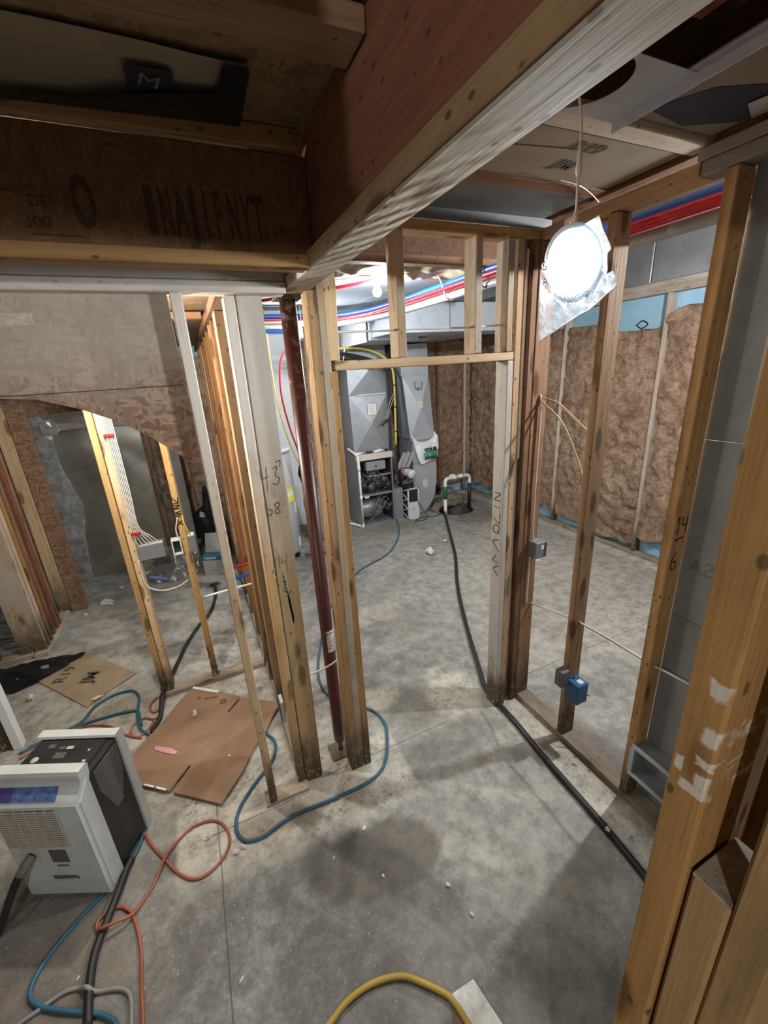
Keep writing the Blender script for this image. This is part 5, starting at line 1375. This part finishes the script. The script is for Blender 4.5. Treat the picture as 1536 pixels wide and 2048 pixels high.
tag(tube('wall_cable', [(1.66, 1.345, 0.79), (1.665, 1.15, 0.795), (1.66, 0.94, 0.80), (1.66, 0.85, 0.81), (1.66, 0.53, 0.83)], 0.0055, 'white_cable', None, 6), 'white cable strung level from the orange stud past the stud marked 14', 'cable')
mb = thing('register_boot', 'galvanised steel register box between the studs low at right', 'duct boot', (1.64, 0.74, 0.27))
for (a, b) in (((1.617, 0.55, 0.352), (1.70, 0.915, 0.360)), ((1.617, 0.55, 0.195), (1.70, 0.915, 0.203)), ((1.617, 0.905, 0.203), (1.70, 0.915, 0.352))):
    box('side', a, b, 'metal_dull', mb, 0.001)
for (a, b) in (((1.608, 0.55, 0.350), (1.616, 0.925, 0.374)), ((1.608, 0.55, 0.185), (1.616, 0.925, 0.205)), ((1.608, 0.908, 0.205), (1.616, 0.93, 0.350))):
    box('flange', a, b, 'metal_lite', mb, 0.001)
tag(tube('post_cable', [(0.24, 1.80, 0.650), (0.30, 1.80, 0.645), (0.36, 1.80, 0.648), (0.43, 1.795, 0.668), (0.480, 1.798, 0.70), (0.486, 1.801, 0.80), (0.470, 1.81, 1.4), (0.480, 1.82, 2.3)], 0.0048, 'cream_plastic', None, 6), 'cream cable slung across in front of the red post and up the door stud', 'cable')

# stair room wiring
gb_ = thing('gang_box', 'wide grey gang box on the double pale stud, fed by six white cables', 'electrical box', (-0.39, 2.86, 1.1))
for (a, b) in (((-0.466, 2.84, 1.055), (-0.316, 2.846, 1.150)), ((-0.466, 2.91, 1.055), (-0.316, 2.916, 1.150)), ((-0.466, 2.846, 1.055), (-0.460, 2.91, 1.150)), ((-0.322, 2.846, 1.055), (-0.316, 2.91, 1.150)), ((-0.460, 2.846, 1.055), (-0.322, 2.91, 1.061))):
    box('wall', a, b, 'box_grey', gb_, 0.001)
box('white_inner', (-0.458, 2.85, 1.135), (-0.324, 2.908, 1.142), 'white_plastic', gb_, 0.002)
for i in range(6): box('tab', (-0.455 + i * .023, 2.838, 1.045), (-0.442 + i * .023, 2.846, 1.056), 'black_plastic', gb_, 0.001)
for i in range(6):
    x = -0.470 + 0.0085 * i
    tag(tube('white_cable', [(x + .012, 2.853, 2.45), (x + .006, 2.853, 1.9), (x + .004, 2.852, 1.5), (x, 2.852, 1.28), (x + .004 + .010 * i, 2.856, 1.20), (-0.455 + .023 * i, 2.87, 1.145)], 0.0030, 'white_cable', None, 6, 5), ['leftmost', 'second from left', 'third from left', 'third from right', 'second from right', 'rightmost'][i] + ' of six white cables running down to the gang box', 'cable', 'white cables into the gang box')
for z in (1.845, 1.24):
    t = tag(box('cable_staple', (-0.478, 2.838, z - .008), (-0.425, 2.849, z + .008), 'staple_red', bev=0.003), 'red cable staple high on the double pale stud' if z > 1.5 else 'red cable staple just above the gang box', 'cable staple')
    for i in range(3): tube('tooth', [(-0.47 + .018 * i, 2.836, z - .012), (-0.466 + .018 * i, 2.836, z + .012)], 0.004, 'staple_red', t, 5, straight=True)
ob = thing('open_box', 'open white lined outlet box beside the scrawled pale stud', 'electrical box', (-0.24, 2.86, 1.1))
for (a, b) in (((-0.272, 2.84, 1.045), (-0.264, 2.90, 1.15)), ((-0.222, 2.84, 1.045), (-0.214, 2.90, 1.15)), ((-0.264, 2.84, 1.14), (-0.222, 2.90, 1.15)), ((-0.264, 2.84, 1.045), (-0.222, 2.90, 1.053))):
    box('wall', a, b, 'white_plastic', ob, 0.001)
box('dark_inside', (-0.264, 2.87, 1.053), (-0.222, 2.90, 1.14), 'black_plastic', ob, 0.001)
tb = thing('blue_grey_box', 'blue grey outlet box with yellow cable on the far side of the scrawled stud', 'electrical box', (-0.15, 2.87, 1.1))
box('body', (-0.174, 2.85, 1.04), (-0.128, 2.91, 1.155), 'box_grey', tb, 0.004)
box('white_inner', (-0.17, 2.855, 1.150), (-0.132, 2.905, 1.162), 'white_plastic', tb, 0.002)
tube('yellow_cable', [(-0.175, 2.855, 1.30), (-0.172, 2.852, 1.24), (-0.155, 2.86, 1.16)], 0.005, 'gas_yellow', tb, 6)
tag(tube('white_cable', [(-0.475,2.855,1.060),(-0.479,2.855,0.954),(-0.472,2.855,0.880),(-0.442,2.855,0.842),(-0.389,2.855,0.816),(-0.329,2.855,0.813),(-0.275,2.855,0.824),(-0.227,2.855,0.849)], 0.0048, 'white_cable', None, 6), 'white cable sagging between the double pale stud and the scrawled stud', 'cable')
tag(tube('white_cable', [(-0.203,2.855,1.292),(-0.228,2.855,1.211),(-0.224,2.855,1.140)], 0.0045, 'white_cable', None, 6), 'short white cable entering the open outlet box', 'cable')
for nm, mat, x0, z, lab in (('pipe_stub', 'pex_red', 0.07, 0.85, 'red pipe stub poking from the passage studs'), ('pipe_stub', 'pex_blue', 0.065, 0.765, 'blue pipe stub poking from the passage studs below the red one')):
    tag(tube(nm, [(x0, 2.90, z - .006), (0.35, 2.90, z + .012)], 0.0105, mat, None, 10, straight=True), lab, 'pipe')
tag(tube('pipe_stub', [(-0.155, 2.90, 0.675), (0.05, 2.90, 0.685), (0.35, 2.90, 0.69)], 0.008, 'pvc', None, 10), 'long white pipe stub crossing the passage studs near the floor drain', 'pipe')

# stair room: plastic sheet, poles, carton, poly bag, drain
ps = thing('plastic_dust_sheet', 'hazy greenish plastic sheet hung across the back of the stair room', 'plastic sheet', (-0.8, 5.4, 0))
sheet('sheet', [(-1.48, 5.40, 0.0), (-1.0, 5.42, 0.0), (-0.56, 5.40, 0.0), (-0.56, 5.40, 0.9), (-0.56, 5.42, 1.88), (-1.0, 5.40, 1.88), (-1.48, 5.40, 1.87)], 'film_sheet', 0.012, 2.2, 3, parent=ps, passes=2)
sheet('edge_roll', [(-1.52, 5.37, 0.02), (-1.38, 5.36, 0.0), (-1.33, 5.37, .5), (-1.26, 5.36, 0.9), (-1.35, 5.37, 1.3), (-1.34, 5.36, 1.75), (-1.40, 5.36, 1.86), (-1.50, 5.37, 1.85)], 'film_clear', 0.03, 4.5, 3, parent=ps, seed=6, passes=2)
lum('cross_bar', (-1.40, 5.30, 1.70), (-0.56, 5.33, 1.775), 'wood_grey', ps)
sheet('tape_knot', [(-1.40, 5.285, 1.68), (-1.28, 5.28, 1.66), (-1.22, 5.285, 1.74), (-1.30, 5.28, 1.83), (-1.40, 5.285, 1.80)], 'film_clear', 0.03, 16, 3, parent=ps, seed=9)
lum('sill', (-1.5, 5.43, 0.0), (-0.56, 5.50, 0.07), 'white_board', ps)
box('backdrop', (-2.6, 5.62, 0.0), (-0.56, 5.64, 2.48), 'osb_brown', ps, 0.002)
pg = sheet('grey_poly_bag', [(-0.80, 4.90, 0.01), (-0.50, 4.75, 0.02), (-0.25, 4.92, 0.01), (-0.22, 5.0, 0.22), (-0.45, 5.05, 0.34), (-0.78, 5.05, 0.33)], 'film_poly', 0.05, 6, 3, seed=2, passes=2)
tag(pg, 'grey plastic bag printed 3M on the floor below the gang box', 'plastic bag')
text('3M', 0.11, 'ink', pg, (-0.60, 4.88, 0.24), (1, -0.05, -0.1), (0, 0.35, 1), bold=0.006, sx=1.3)
strokes([[(0, 0), (.22, -.05)]], 0.03, 'label_blue', pg, (-0.74, 4.84, 0.10), (1, -0.05, -0.1), (0, 0.35, 1), 'blue_stripe')
gc = thing('grey_carton', 'grey tile carton with a dark teal stripe standing by the floor drain', 'carton', (-0.09, 4.78, 0), 0.0)
def cbx(name, pts, mat):
    pass
CA = [Vector((-0.175, 4.775)), Vector((-0.005, 4.70))]
ux = (CA[1] - CA[0]).normalized(); uy = Vector((-ux.y, ux.x))
def cart(name, x0, x1, y0, y1, z0, z1, mat, tilt=0.0):
    bm = bmesh.new(); box_bm(bm, (x0, y0, z0), (x1, y1, z1), 0.002)
    o = obj(name, bm_mesh(bm), mat); o.location = (CA[0].x, CA[0].y, 0); o.rotation_euler = (tilt, 0, math.atan2(ux.y, ux.x)); return setparent(o, gc)
cart('body', -0.02, .19, 0, .20, 0.0, .18, 'carton')
cart('stripe', -.022, .192, -.002, .202, 0.181, .235, 'teal')
cart('flap', -.02, .16, 0.03, .036, .22, .48, 'carton', -0.35)
text('TUSCANY', 0.032, 'label_white', gc, Vector((CA[0].x, CA[0].y, 0.208)) + Vector((ux.x, ux.y, 0)) * .075 - Vector((uy.x, uy.y, 0)) * .0035, (ux.x, ux.y, 0), (0, 0, 1), bold=0.0006)
text('TUCS', 0.026, 'ink_grey', gc, Vector((CA[0].x, CA[0].y, 0.05)) + Vector((ux.x, ux.y, 0)) * .10 - Vector((uy.x, uy.y, 0)) * .0015, (ux.x, ux.y, 0), (0, 0, 1))
fd = thing('floor_drain', 'round floor drain with the black hose going into it', 'floor drain', (-0.12, 4.47, 0))
lathe('rim', [(.05, 0.001), (.055, .010), (.075, .010), (.085, .001)], 'stone', (-0.12, 4.47, 0), fd, 24)
lathe('opening', [(0, 0.003), (.05, .003), (.05, .006), (0, .006)], 'pit', (-0.12, 4.47, 0), fd, 24)
dk = thing('dark_bags', 'dark bags heaped behind the grey carton', 'bag', (0.0, 5.2, 0))
lump('bag', (-0.02, 5.25, 0), (.14, .12, .38), 'black_film', 3, dk, 3); lump('bag', (0.06, 5.0, 0), (.08, .08, .22), 'black_film', 6, dk, 3)
tag(lum('grey_post', (-0.30, 5.05, 0.0), (-0.21, 5.14, 2.48), 'grey_board'), 'pale grey board post behind the scrawled stud', 'post')

# ================================================================ ON THE FLOOR
def lay(name, label, pts, r, mat, cat='hose', z=None, lifts=()):
    P = [(p[0], p[1], r + 0.001) for p in pts]
    for i, h in lifts: P[i] = (P[i][0], P[i][1], P[i][2] + h)
    return tag(tube(name, P, r, mat, None, 8, 5), label, cat)
R9 = 0.0085
lay('air_hose', 'blue air hose curving from the bottom left corner along the dehumidifier', [(-0.628,1.147),(-0.640,1.171),(-0.668,1.198),(-0.709,1.226),(-0.825,1.290),(-0.903,1.342),(-0.940,1.394),(-0.926,1.459),(-0.876,1.527),(-0.804,1.593),(-0.734,1.646),(-0.674,1.698),(-0.638,1.744),(-0.608,1.815),(-0.599,1.930),(-0.622,2.047),(-0.645,2.118),(-0.626,2.191),(-0.601,2.284),(-0.581,2.388),(-0.613,2.511),(-0.671,2.602),(-0.706,2.751),(-0.708,2.914),(-0.738,3.006),(-0.786,3.043),(-0.888,3.047),(-0.988,2.979),(-1.051,2.857),(-1.233,2.792),(-1.346,2.745)], R9, 'blue_hose')
lay('air_hose', 'second blue hose strand beside the orange cord behind the dehumidifier', [(-0.667,2.623),(-0.688,2.713),(-0.710,2.792),(-0.788,2.818),(-0.871,2.828),(-1.021,2.832),(-1.155,2.812),(-1.303,2.775)], R9, 'blue_hose', lifts=((0, .012),))
lay('air_hose', 'blue air hose winding round the corner studs and the doorway foot', [(-0.022,2.352),(0.028,2.258),(0.058,2.177),(0.089,2.111),(0.088,2.040),(0.051,1.966),(0.000,1.917),(-0.063,1.863),(-0.132,1.789),(-0.170,1.719),(-0.177,1.650),(-0.159,1.602),(-0.121,1.572),(-0.048,1.566),(0.066,1.594),(0.251,1.591),(0.447,1.586),(0.573,1.612),(0.651,1.681),(0.716,1.813),(0.745,1.912),(0.727,2.022),(0.657,2.112),(0.571,2.197),(0.497,2.324),(0.483,2.447),(0.498,2.550),(0.542,2.703),(0.598,2.839),(0.730,3.146),(0.959,3.530),(1.383,3.959),(1.807,4.171),(2.150,4.551),(2.383,5.006),(2.437,5.214)], R9, 'blue_hose', lifts=((0, .004),))
lay('drain_hose', 'long black hose running from the sump hole through the doorway along the right plate', [(3.354,5.371),(3.153,4.997),(2.836,4.400),(2.496,3.748),(2.149,3.191),(1.937,2.811),(1.736,2.410),(1.567,2.049),(1.490,1.889),(1.465,1.786),(1.462,1.680),(1.455,1.509),(1.436,1.303),(1.422,1.078),(1.409,0.863),(1.387,0.657),(1.359,0.449)], 0.017, 'black_hose', lifts=((0, -.02),))
lay('drain_hose', 'black hose going into the floor drain and across the stair room', [(-0.111,4.459),(-0.111,4.288),(-0.126,4.125),(-0.192,3.852),(-0.303,3.657),(-0.407,3.386),(-0.492,3.085),(-0.528,2.899),(-0.550,2.798),(-0.559,2.654),(-0.585,2.580),(-0.600,2.530)], 0.015, 'black_hose', lifts=((0, .0), (7, .04), (8, .03)))
lay('drain_hose', 'black hose leading from behind the dehumidifier to the bottom edge', [(-0.638,1.739),(-0.655,1.702),(-0.677,1.620),(-0.706,1.522),(-0.723,1.469),(-0.737,1.402),(-0.736,1.315),(-0.722,1.192)], 0.016, 'black_hose')
OC = 0.0065
lay('extension_cord', 'orange extension cord looping right of the dehumidifier', [(-0.615,1.897),(-0.598,1.854),(-0.552,1.757),(-0.497,1.671),(-0.445,1.588),(-0.384,1.527),(-0.318,1.516),(-0.246,1.555),(-0.212,1.626),(-0.233,1.712),(-0.287,1.764),(-0.371,1.774),(-0.438,1.739),(-0.493,1.674),(-0.535,1.589),(-0.585,1.524),(-0.614,1.490),(-0.657,1.474),(-0.714,1.477),(-0.745,1.505),(-0.745,1.539),(-0.711,1.557),(-0.665,1.552),(-0.624,1.512),(-0.594,1.443),(-0.571,1.349),(-0.559,1.229),(-0.546,1.107)], OC, 'orange_cord', 'cord', lifts=((13, .013), (16, .013), (17, .036), (18, .036)))
lay('extension_cord', 'orange extension cord tangled between cardboard and plates in the stair room', [(-0.549,2.861),(-0.600,2.862),(-0.631,2.800),(-0.612,2.730),(-0.569,2.737),(-0.540,2.798),(-0.561,2.683),(-0.604,2.659),(-0.654,2.695),(-0.714,2.670),(-0.730,2.598),(-0.685,2.541),(-0.631,2.573),(-0.594,2.630),(-0.617,2.531),(-0.651,2.424)], OC, 'orange_cord', 'cord', lifts=((0, .0), (13, .012)))
lay('extension_cord', 'orange extension cord running left behind the dehumidifier', [(-0.661,2.520),(-0.727,2.571),(-0.778,2.623),(-0.845,2.712),(-0.945,2.783),(-1.043,2.811),(-1.130,2.807),(-1.216,2.767),(-1.333,2.700)], OC, 'orange_cord', 'cord')
lay('grey_hose', 'pale grey hose crossing the black hose at the bottom left', [(-0.963,1.308),(-0.940,1.318),(-0.893,1.326),(-0.852,1.337),(-0.811,1.340),(-0.771,1.328),(-0.737,1.301),(-0.713,1.289),(-0.645,1.265),(-0.607,1.239),(-0.590,1.198),(-0.583,1.125)], 0.0075, 'grey_hose', lifts=((6, .028),))
lay('yellow_hose', 'yellow hose arching at the bottom edge beside the white scrap', [(0.019,0.822),(0.052,0.837),(0.116,0.858),(0.193,0.863),(0.266,0.851),(0.328,0.827),(0.378,0.785),(0.438,0.723),(0.455,0.688),(0.467,0.634),(0.469,0.605)], 0.0105, 'yellow_hose')

def slab(name, pts, t, mat, z=0.001, parent=None, warp=0.006, seed=0, refine=2):
    bm = bmesh.new()
    c = Vector((sum(p[0] for p in pts) / len(pts), sum(p[1] for p in pts) / len(pts), 0))
    vs = [bm.verts.new((p[0] - c.x, p[1] - c.y, 0)) for p in pts]
    f = bm.faces.new(vs); f.normal_update()
    if f.normal.z < 0: f.normal_flip()
    r = bmesh.ops.triangulate(bm, faces=[f])
    for _ in range(refine): bmesh.ops.subdivide_edges(bm, edges=bm.edges[:], cuts=1, use_grid_fill=True); bmesh.ops.triangulate(bm, faces=bm.faces[:])
    for v in bm.verts: v.co.z = z + t + warp * (0.5 + 0.5 * mn.noise(v.co * 4 + Vector((seed, 1, seed))))
    top = bm.faces[:]
    r = bmesh.ops.extrude_face_region(bm, geom=top)
    for v in [g for g in r['geom'] if isinstance(g, bmesh.types.BMVert)]: v.co.z -= t
    o = obj(name, bm_mesh(bm), mat); o.location = c
    return setparent(o, parent)
cbd = slab('cardboard_sheet', [(-0.355,2.834),(-0.183,2.698),(-0.053,2.575),(-0.148,2.475),(-0.137,2.460),(-0.042,2.559),(0.190,2.384),(0.124,2.298),(0.057,2.191),(-0.026,2.100),(-0.109,1.966),(-0.235,1.820),(-0.339,1.906),(-0.473,2.014),(-0.375,2.139),(-0.386,2.148),(-0.485,2.027),(-0.590,2.106),(-0.679,2.171),(-0.709,2.234),(-0.726,2.341),(-0.640,2.459),(-0.507,2.631),(-0.444,2.731)], 0.004, 'cardboard', 0.017, None, 0.006, 3, 2)
tag(cbd, 'large flattened brown cardboard box lying before the stair room', 'cardboard')
def onfloor(name, pts, z, mat, parent, warp=0.0):
    return slab(name, pts, 0.0012, mat, z, parent, warp, 1, 0)
onfloor('pink_tag', [(-0.572,2.387),(-0.482,2.325),(-0.445,2.275),(-0.462,2.264),(-0.537,2.322),(-0.576,2.362)], 0.0275, 'pink', cbd)
text('O', 0.035, 'ink_brown', cbd, (*(-0.319,2.691), 0.0285), (0.95, -0.3, 0), (0.3, 0.95, 0))
text('BOX CERT', 0.018, 'ink_brown', cbd, (*(-0.239,2.653), 0.0285), (0.95, -0.25, 0), (0.25, 0.95, 0))
text('O', 0.055, 'ink_brown', cbd, (*(-0.166,2.578), 0.0285), (0.95, -0.3, 0), (0.3, 0.95, 0))
onfloor('torn_tape', [(-0.355,2.840),(-0.263,2.768),(-0.183,2.698),(-0.198,2.684),(-0.281,2.750),(-0.352,2.811)], 0.028, 'bag_white', cbd)
for q in ("276,1573 286,1576 284,1580 274,1577", "292,1577 312,1581 309,1585 290,1580", "316,1582 336,1587 333,1591 314,1586"):
    pass
onfloor('torn_tape', [(-0.654,2.168),(-0.627,2.145),(-0.631,2.134),(-0.658,2.157)], 0.028, 'bag_white', cbd)
onfloor('torn_tape', [(-0.611,2.133),(-0.560,2.094),(-0.566,2.085),(-0.616,2.126)], 0.028, 'bag_white', cbd)
onfloor('torn_tape', [(-0.549,2.085),(-0.498,2.043),(-0.505,2.034),(-0.554,2.075)], 0.028, 'bag_white', cbd)
kf = slab('kraft_sheet', [(-1.149,3.720),(-0.948,3.483),(-0.752,3.239),(-0.887,3.143),(-1.040,3.007),(-1.234,3.249),(-1.442,3.506),(-1.325,3.601)], 0.003, 'kraft_floor', 0.004, None, 0.006, 5, 2)
tag(kf, 'brown kraft sheet printed JM R19 on the floor at left', 'paper sheet')
text('JM', 0.13, 'ink_kraft', kf, (*(-1.074,3.357), 0.0142), (0.35, 0.94, 0), (-0.94, 0.35, 0), bold=0.003)
text('R19', 0.12, 'ink_kraft', kf, (*(-1.262,3.489), 0.0142), (0.35, 0.94, 0), (-0.94, 0.35, 0))
bf = sheet('black_plastic', [(*p, 0.012) for p in [(-1.846,3.850),(-1.579,3.827),(-1.331,3.791),(-1.165,3.729),(-1.291,3.596),(-1.440,3.499),(-1.574,3.442),(-1.694,3.466)]], 'black_film', 0.02, 9, 3, passes=2, seed=3)
tag(bf, 'shiny black plastic beside the kraft sheet at left', 'plastic sheet')
ti = slab('white_scrap_board', [(0.459,0.713),(0.549,0.711),(0.577,0.547),(0.474,0.555)], 0.011, 'tile', 0.001, None, 0.0, 2, 0)
tag(ti, 'white marbled board scrap at the bottom edge beside the yellow hose', 'scrap')
tag(slab('brown_scrap', [(0.446,0.696),(0.461,0.692),(0.453,0.625),(0.415,0.644)], 0.004, 'copper', 0.001, None, 0, 2, 0), 'dark brown scrap under the white marbled board', 'scrap')

SCRAPS = [((2.269,3.936), (.060, .045, .035), 'bag_white', 'white crumpled rag on the floor beyond the doorway'),
          ((2.611,4.145), (.035, .02, .015), 'scrap', 'small white crumb left of the long black hose, beyond the doorway'),
          ((-0.188,1.552), (.025, .015, .016), 'scrap', 'white plaster lump beside the end of the blue hose bend'),
          ((-0.159,1.562), (.022, .014, .016), 'scrap', 'second white plaster lump touching the blue hose bend'),
          ((0.392,1.384), (.018, .014, .007), 'scrap', 'white flake at the top of the dark wet patch'),
          ((0.391,1.157), (.012, .010, .006), 'scrap', 'white flake in the middle of the dark wet patch'),
          ((0.627,1.000), (.014, .012, .008), 'scrap', 'pale crumb at the right edge of the dark wet patch'),
          ((0.659,0.872), (.016, .012, .007), 'tile', 'pale crumb between wet patch and near stud'),
          ((0.219,1.325), (.012, .004, .004), 'scrap', 'thin white splinter left in the wet patch'),
          ((1.391,0.838), (.016, .014, .020), 'bag_white', 'white plug lying on the long black hose'),
          ((-0.345,2.550), (.030, .012, .010), 'scrap', 'white torn scrap lying on the cardboard'),
          ((-0.167,2.100), (.014, .010, .006), 'scrap', 'small white crumb near the right edge of the cardboard'),
          ((-0.983,3.060), (.030, .010, .008), 'scrap', 'white curl of paper on the edge of the kraft sheet'),
          ((-1.439,3.314), (.030, .022, .016), 'scrap', 'white crumb on the floor left of the kraft sheet'),
          ((-0.784,1.368), (.012, .007, .005), 'scrap', 'white crumb beside the black hose at bottom left'),
          ((-0.220,1.088), (.018, .006, .004), 'scrap', 'white chip left of the yellow hose'),
          ((-1.143,4.645), (.085, .045, .010), 'tile', 'pale flat scrap on the stair room floor'),
          ((-1.050,4.935), (.040, .025, .010), 'tile', 'pale scrap below the plastic dust sheet'),
          ((-1.306,4.475), (.040, .018, .008), 'tile', 'pale chip beside the strandboard post foot'),
          ((3.187,3.452), (.030, .018, .010), 'scrap', 'white crumb right of the long black hose, near the jack stud'),
          ((3.187,3.156), (.028, .018, .010), 'scrap', 'white crumb behind the grey outlet box'),
          ((1.945,1.500), (.020, .012, .010), 'black_plastic', 'dark crumb beside the blue box'),
          ((3.368,5.484), (.0, .0, .0), '', '')]
for i, (p, sz, mt, lab) in enumerate(SCRAPS):
    if sz[0] == 0: continue
    zz = 0.0
    if 'on the cardboard' in lab or 'edge of the cardboard' in lab: zz = 0.026
    if 'kraft sheet' in lab and 'edge' in lab: zz = 0.012
    if 'on the long black hose' in lab: zz = 0.033
    k_ = 1.0 if ('rag' in lab or p[1] > 2.2) else 0.62
    sz = tuple(q * k_ for q in sz)
    o = lump('rag' if 'rag' in lab else 'scrap', (p[0], p[1], zz), sz, mt, i * 1.7, None, 2, 0.7)
    o.rotation_euler = (0, 0, random.uniform(0, 3))
    tag(o, lab, 'scrap')

# ================================================================ DEHUMIDIFIER
DA = Vector((-1.03, 1.776)); DB = Vector((-0.707, 1.624))
dv = (DB - DA); DW = dv.length; rz = math.atan2(dv.y, dv.x)
dh = thing('dehumidifier', 'white and black dehumidifier on the floor at the lower left', 'dehumidifier', (DA.x, DA.y, 0), rz)
HZ = 0.655
front = [(0.012, 0.0), (0.0, 0.02), (0.0, 0.545), (0.012, 0.56), (0.050, 0.597), (0.056, 0.612), (0.055, 0.64), (0.062, HZ), (0.105, HZ), (0.112, HZ - .008), (0.105, 0.60), (0.085, 0.56), (0.085, 0.02), (0.075, 0.0)]
prism('front_shell', front, 0, 0.0, DW, 'white_plastic', dh, local=True)
# raised rim down the right side of the front
prism('side_trim', [(0.02, 0.03), (0.02, 0.54), (0.08, 0.60), (0.088, 0.58), (0.088, 0.03)], 0, DW - 0.002, DW + 0.006, 'white_plastic', dh, local=True)
prism('back_shell', [(0.285, 0.0), (0.285, HZ - .055), (0.270, HZ - .045), (0.275, HZ - .035), (0.315, HZ - .035), (0.325, HZ - .047), (0.325, 0.02), (0.315, 0.0)], 0, 0.0, DW + .006, 'white_plastic', dh, local=True)
box('black_core', (0.012, 0.086, 0.012), (DW - 0.004, 0.284, 0.600), 'black_plastic', dh, 0.006, local=True)
tp = box('control_panel', (0.03, 0.115, 0.6005), (DW - 0.03, 0.268, 0.607), 'black_plastic', dh, 0.002, local=True)
lathe('button', [(0, 0.607), (.016, .607), (.015, .6095), (0, .6095)], 'cream_plastic', (0.075, 0.165, 0), dh, 18, local=True)
for (x, y, a, b, mt) in ((0.155, 0.225, .026, .014, 'badge'), (0.19, 0.225, .030, .016, 'cream_plastic'), (0.17, 0.185, .05, .03, 'badge'), (0.285, 0.21, .008, .012, 'cream_plastic'), (0.30, 0.155, .014, .012, 'cream_plastic'), (0.10, 0.235, .03, .02, 'badge')):
    box('control_mark', (x - a / 2, y - b / 2, 0.607), (x + a / 2, y + b / 2, 0.6085), mt, dh, 0.0005, local=True)
# label on the slanted lip
la = math.atan2(0.037, 0.038)
for (x0, x1, mt) in ((0.012, 0.085, 'label_violet'), (0.086, 0.27, 'label_blue')):
    bm = bmesh.new()
    p0, p1 = Vector((0.0115, 0.5605)), Vector((0.0485, 0.5970))
    nrm = Vector((-(p1 - p0).y, (p1 - p0).x)).normalized() * 0.0015
    vs = [bm.verts.new((x, p.x + nrm.x, p.y + nrm.y)) for x, p in ((x0, p0), (x1, p0), (x1, p1), (x0, p1))]
    bm.faces.new(vs)
    r = bmesh.ops.extrude_face_region(bm, geom=bm.faces[:])
    for v in [g for g in r['geom'] if isinstance(g, bmesh.types.BMVert)]: v.co.y += 0.001; v.co.z -= 0.001
    obj('front_label', bm_mesh(bm), mt, dh, local=True)
# grille: dark recess and slats
gx0, gx1, gz0, gz1 = 0.012, 0.268, 0.318, 0.528
box('grille_recess', (gx0, -0.0015, gz0), (gx1, 0.0, gz1), 'black_plastic', dh, 0.0, local=True)
bm = bmesh.new()
N_ = 17
for i in range(N_):
    z = gz0 + (gz1 - gz0) * (i + 0.5) / N_
    box_bm(bm, (gx0, -0.005, z - 0.0034), (gx1, -0.0012, z + 0.0034))
for k in range(7):
    x = gx0 + (gx1 - gx0) * k / 6
    box_bm(bm, (x - 0.002, -0.0062, gz0 - .002), (x + 0.002, -0.0012, gz1 + .002))
tag(obj('grille_slats', bm_mesh(bm), 'cream_plastic', dh, local=True), kind='stuff')
box('badge', (0.165, -0.002, 0.225), (0.238, 0.0005, 0.300), 'badge', dh, 0.0005, local=True)
box('badge_line', (0.175, -0.002, 0.200), (0.225, 0.0005, 0.208), 'badge', dh, 0.0005, local=True)
bm = bmesh.new()
hp = [(0.135, 0.14), (0.235, 0.14), (0.25, 0.13), (0.245, 0.115), (0.232, 0.122), (0.14, 0.118)]
prism('handle_recess', hp, 1, -0.0015, 0.001, 'badge', dh, local=True)
prism('handle_lip', [(0.05, 0.085), (0.235, 0.098), (0.238, 0.112), (0.225, 0.118), (0.05, 0.112)], 1, -0.007, 0.0, 'white_plastic', dh, local=True)
box('port_surround', (0.055, -0.004, 0.24), (0.125, 0.0, 0.315), 'cream_plastic', dh, 0.003, local=True)
# mesh vents on the dark side
bm = bmesh.new()
for i in range(24):
    z = 0.57 - i * 0.0115
    y0 = 0.125 + max(0, i - 9) * 0.0035; y1 = 0.275 - max(0, i - 12) * 0.0045
    if y1 - y0 < 0.01: continue
    n_ = int((y1 - y0) / 0.0062)
    for k in range(n_):
        y = y0 + k * 0.0062
        box_bm(bm, (DW - 0.0045, y, z), (DW - 0.0022, y + 0.0042, z + 0.0045))
tag(obj('side_vents', bm_mesh(bm), 'grey_hose', dh, local=True), kind='stuff')
hosept = [(0.092, -0.004, 0.275), (0.085, -0.03, 0.265), (0.06, -0.07, 0.22), (0.03, -0.11, 0.14), (0.0, -0.15, 0.06), (-0.03, -0.20, 0.017), (-0.08, -0.33, 0.017), (-0.12, -0.5, 0.017)]
o = tube('outlet_hose', hosept, 0.015, 'black_hose', None, 10)
mwd = wm(dh) @ o.matrix_basis; o.matrix_basis = mwd
tag(o, 'black outlet hose coming out of the dehumidifier front', 'hose')
o = tube('hose_fitting', [hosept[0], hosept[1], (0.068, -0.055, 0.236)], 0.019, 'stone', None, 12)
o.matrix_basis = wm(dh) @ o.matrix_basis; setparent(o, bpy.data.objects['outlet_hose'])
for lab, pts in (('thin grey wire on the floor in front of the dehumidifier', "70,1800 50,1815 20,1842 -20,1880"), ('second thin grey wire diverging at the left edge', "85,1796 60,1830 20,1862 -20,1885")):
    lay('thin_wire', lab, [(-1.015,1.757),(-1.051,1.744),(-1.095,1.714),(-1.148,1.671)] if 'second' not in lab else [(-0.995,1.746),(-1.023,1.705),(-1.083,1.675),(-1.143,1.654)], 0.004, 'badge', 'wire')
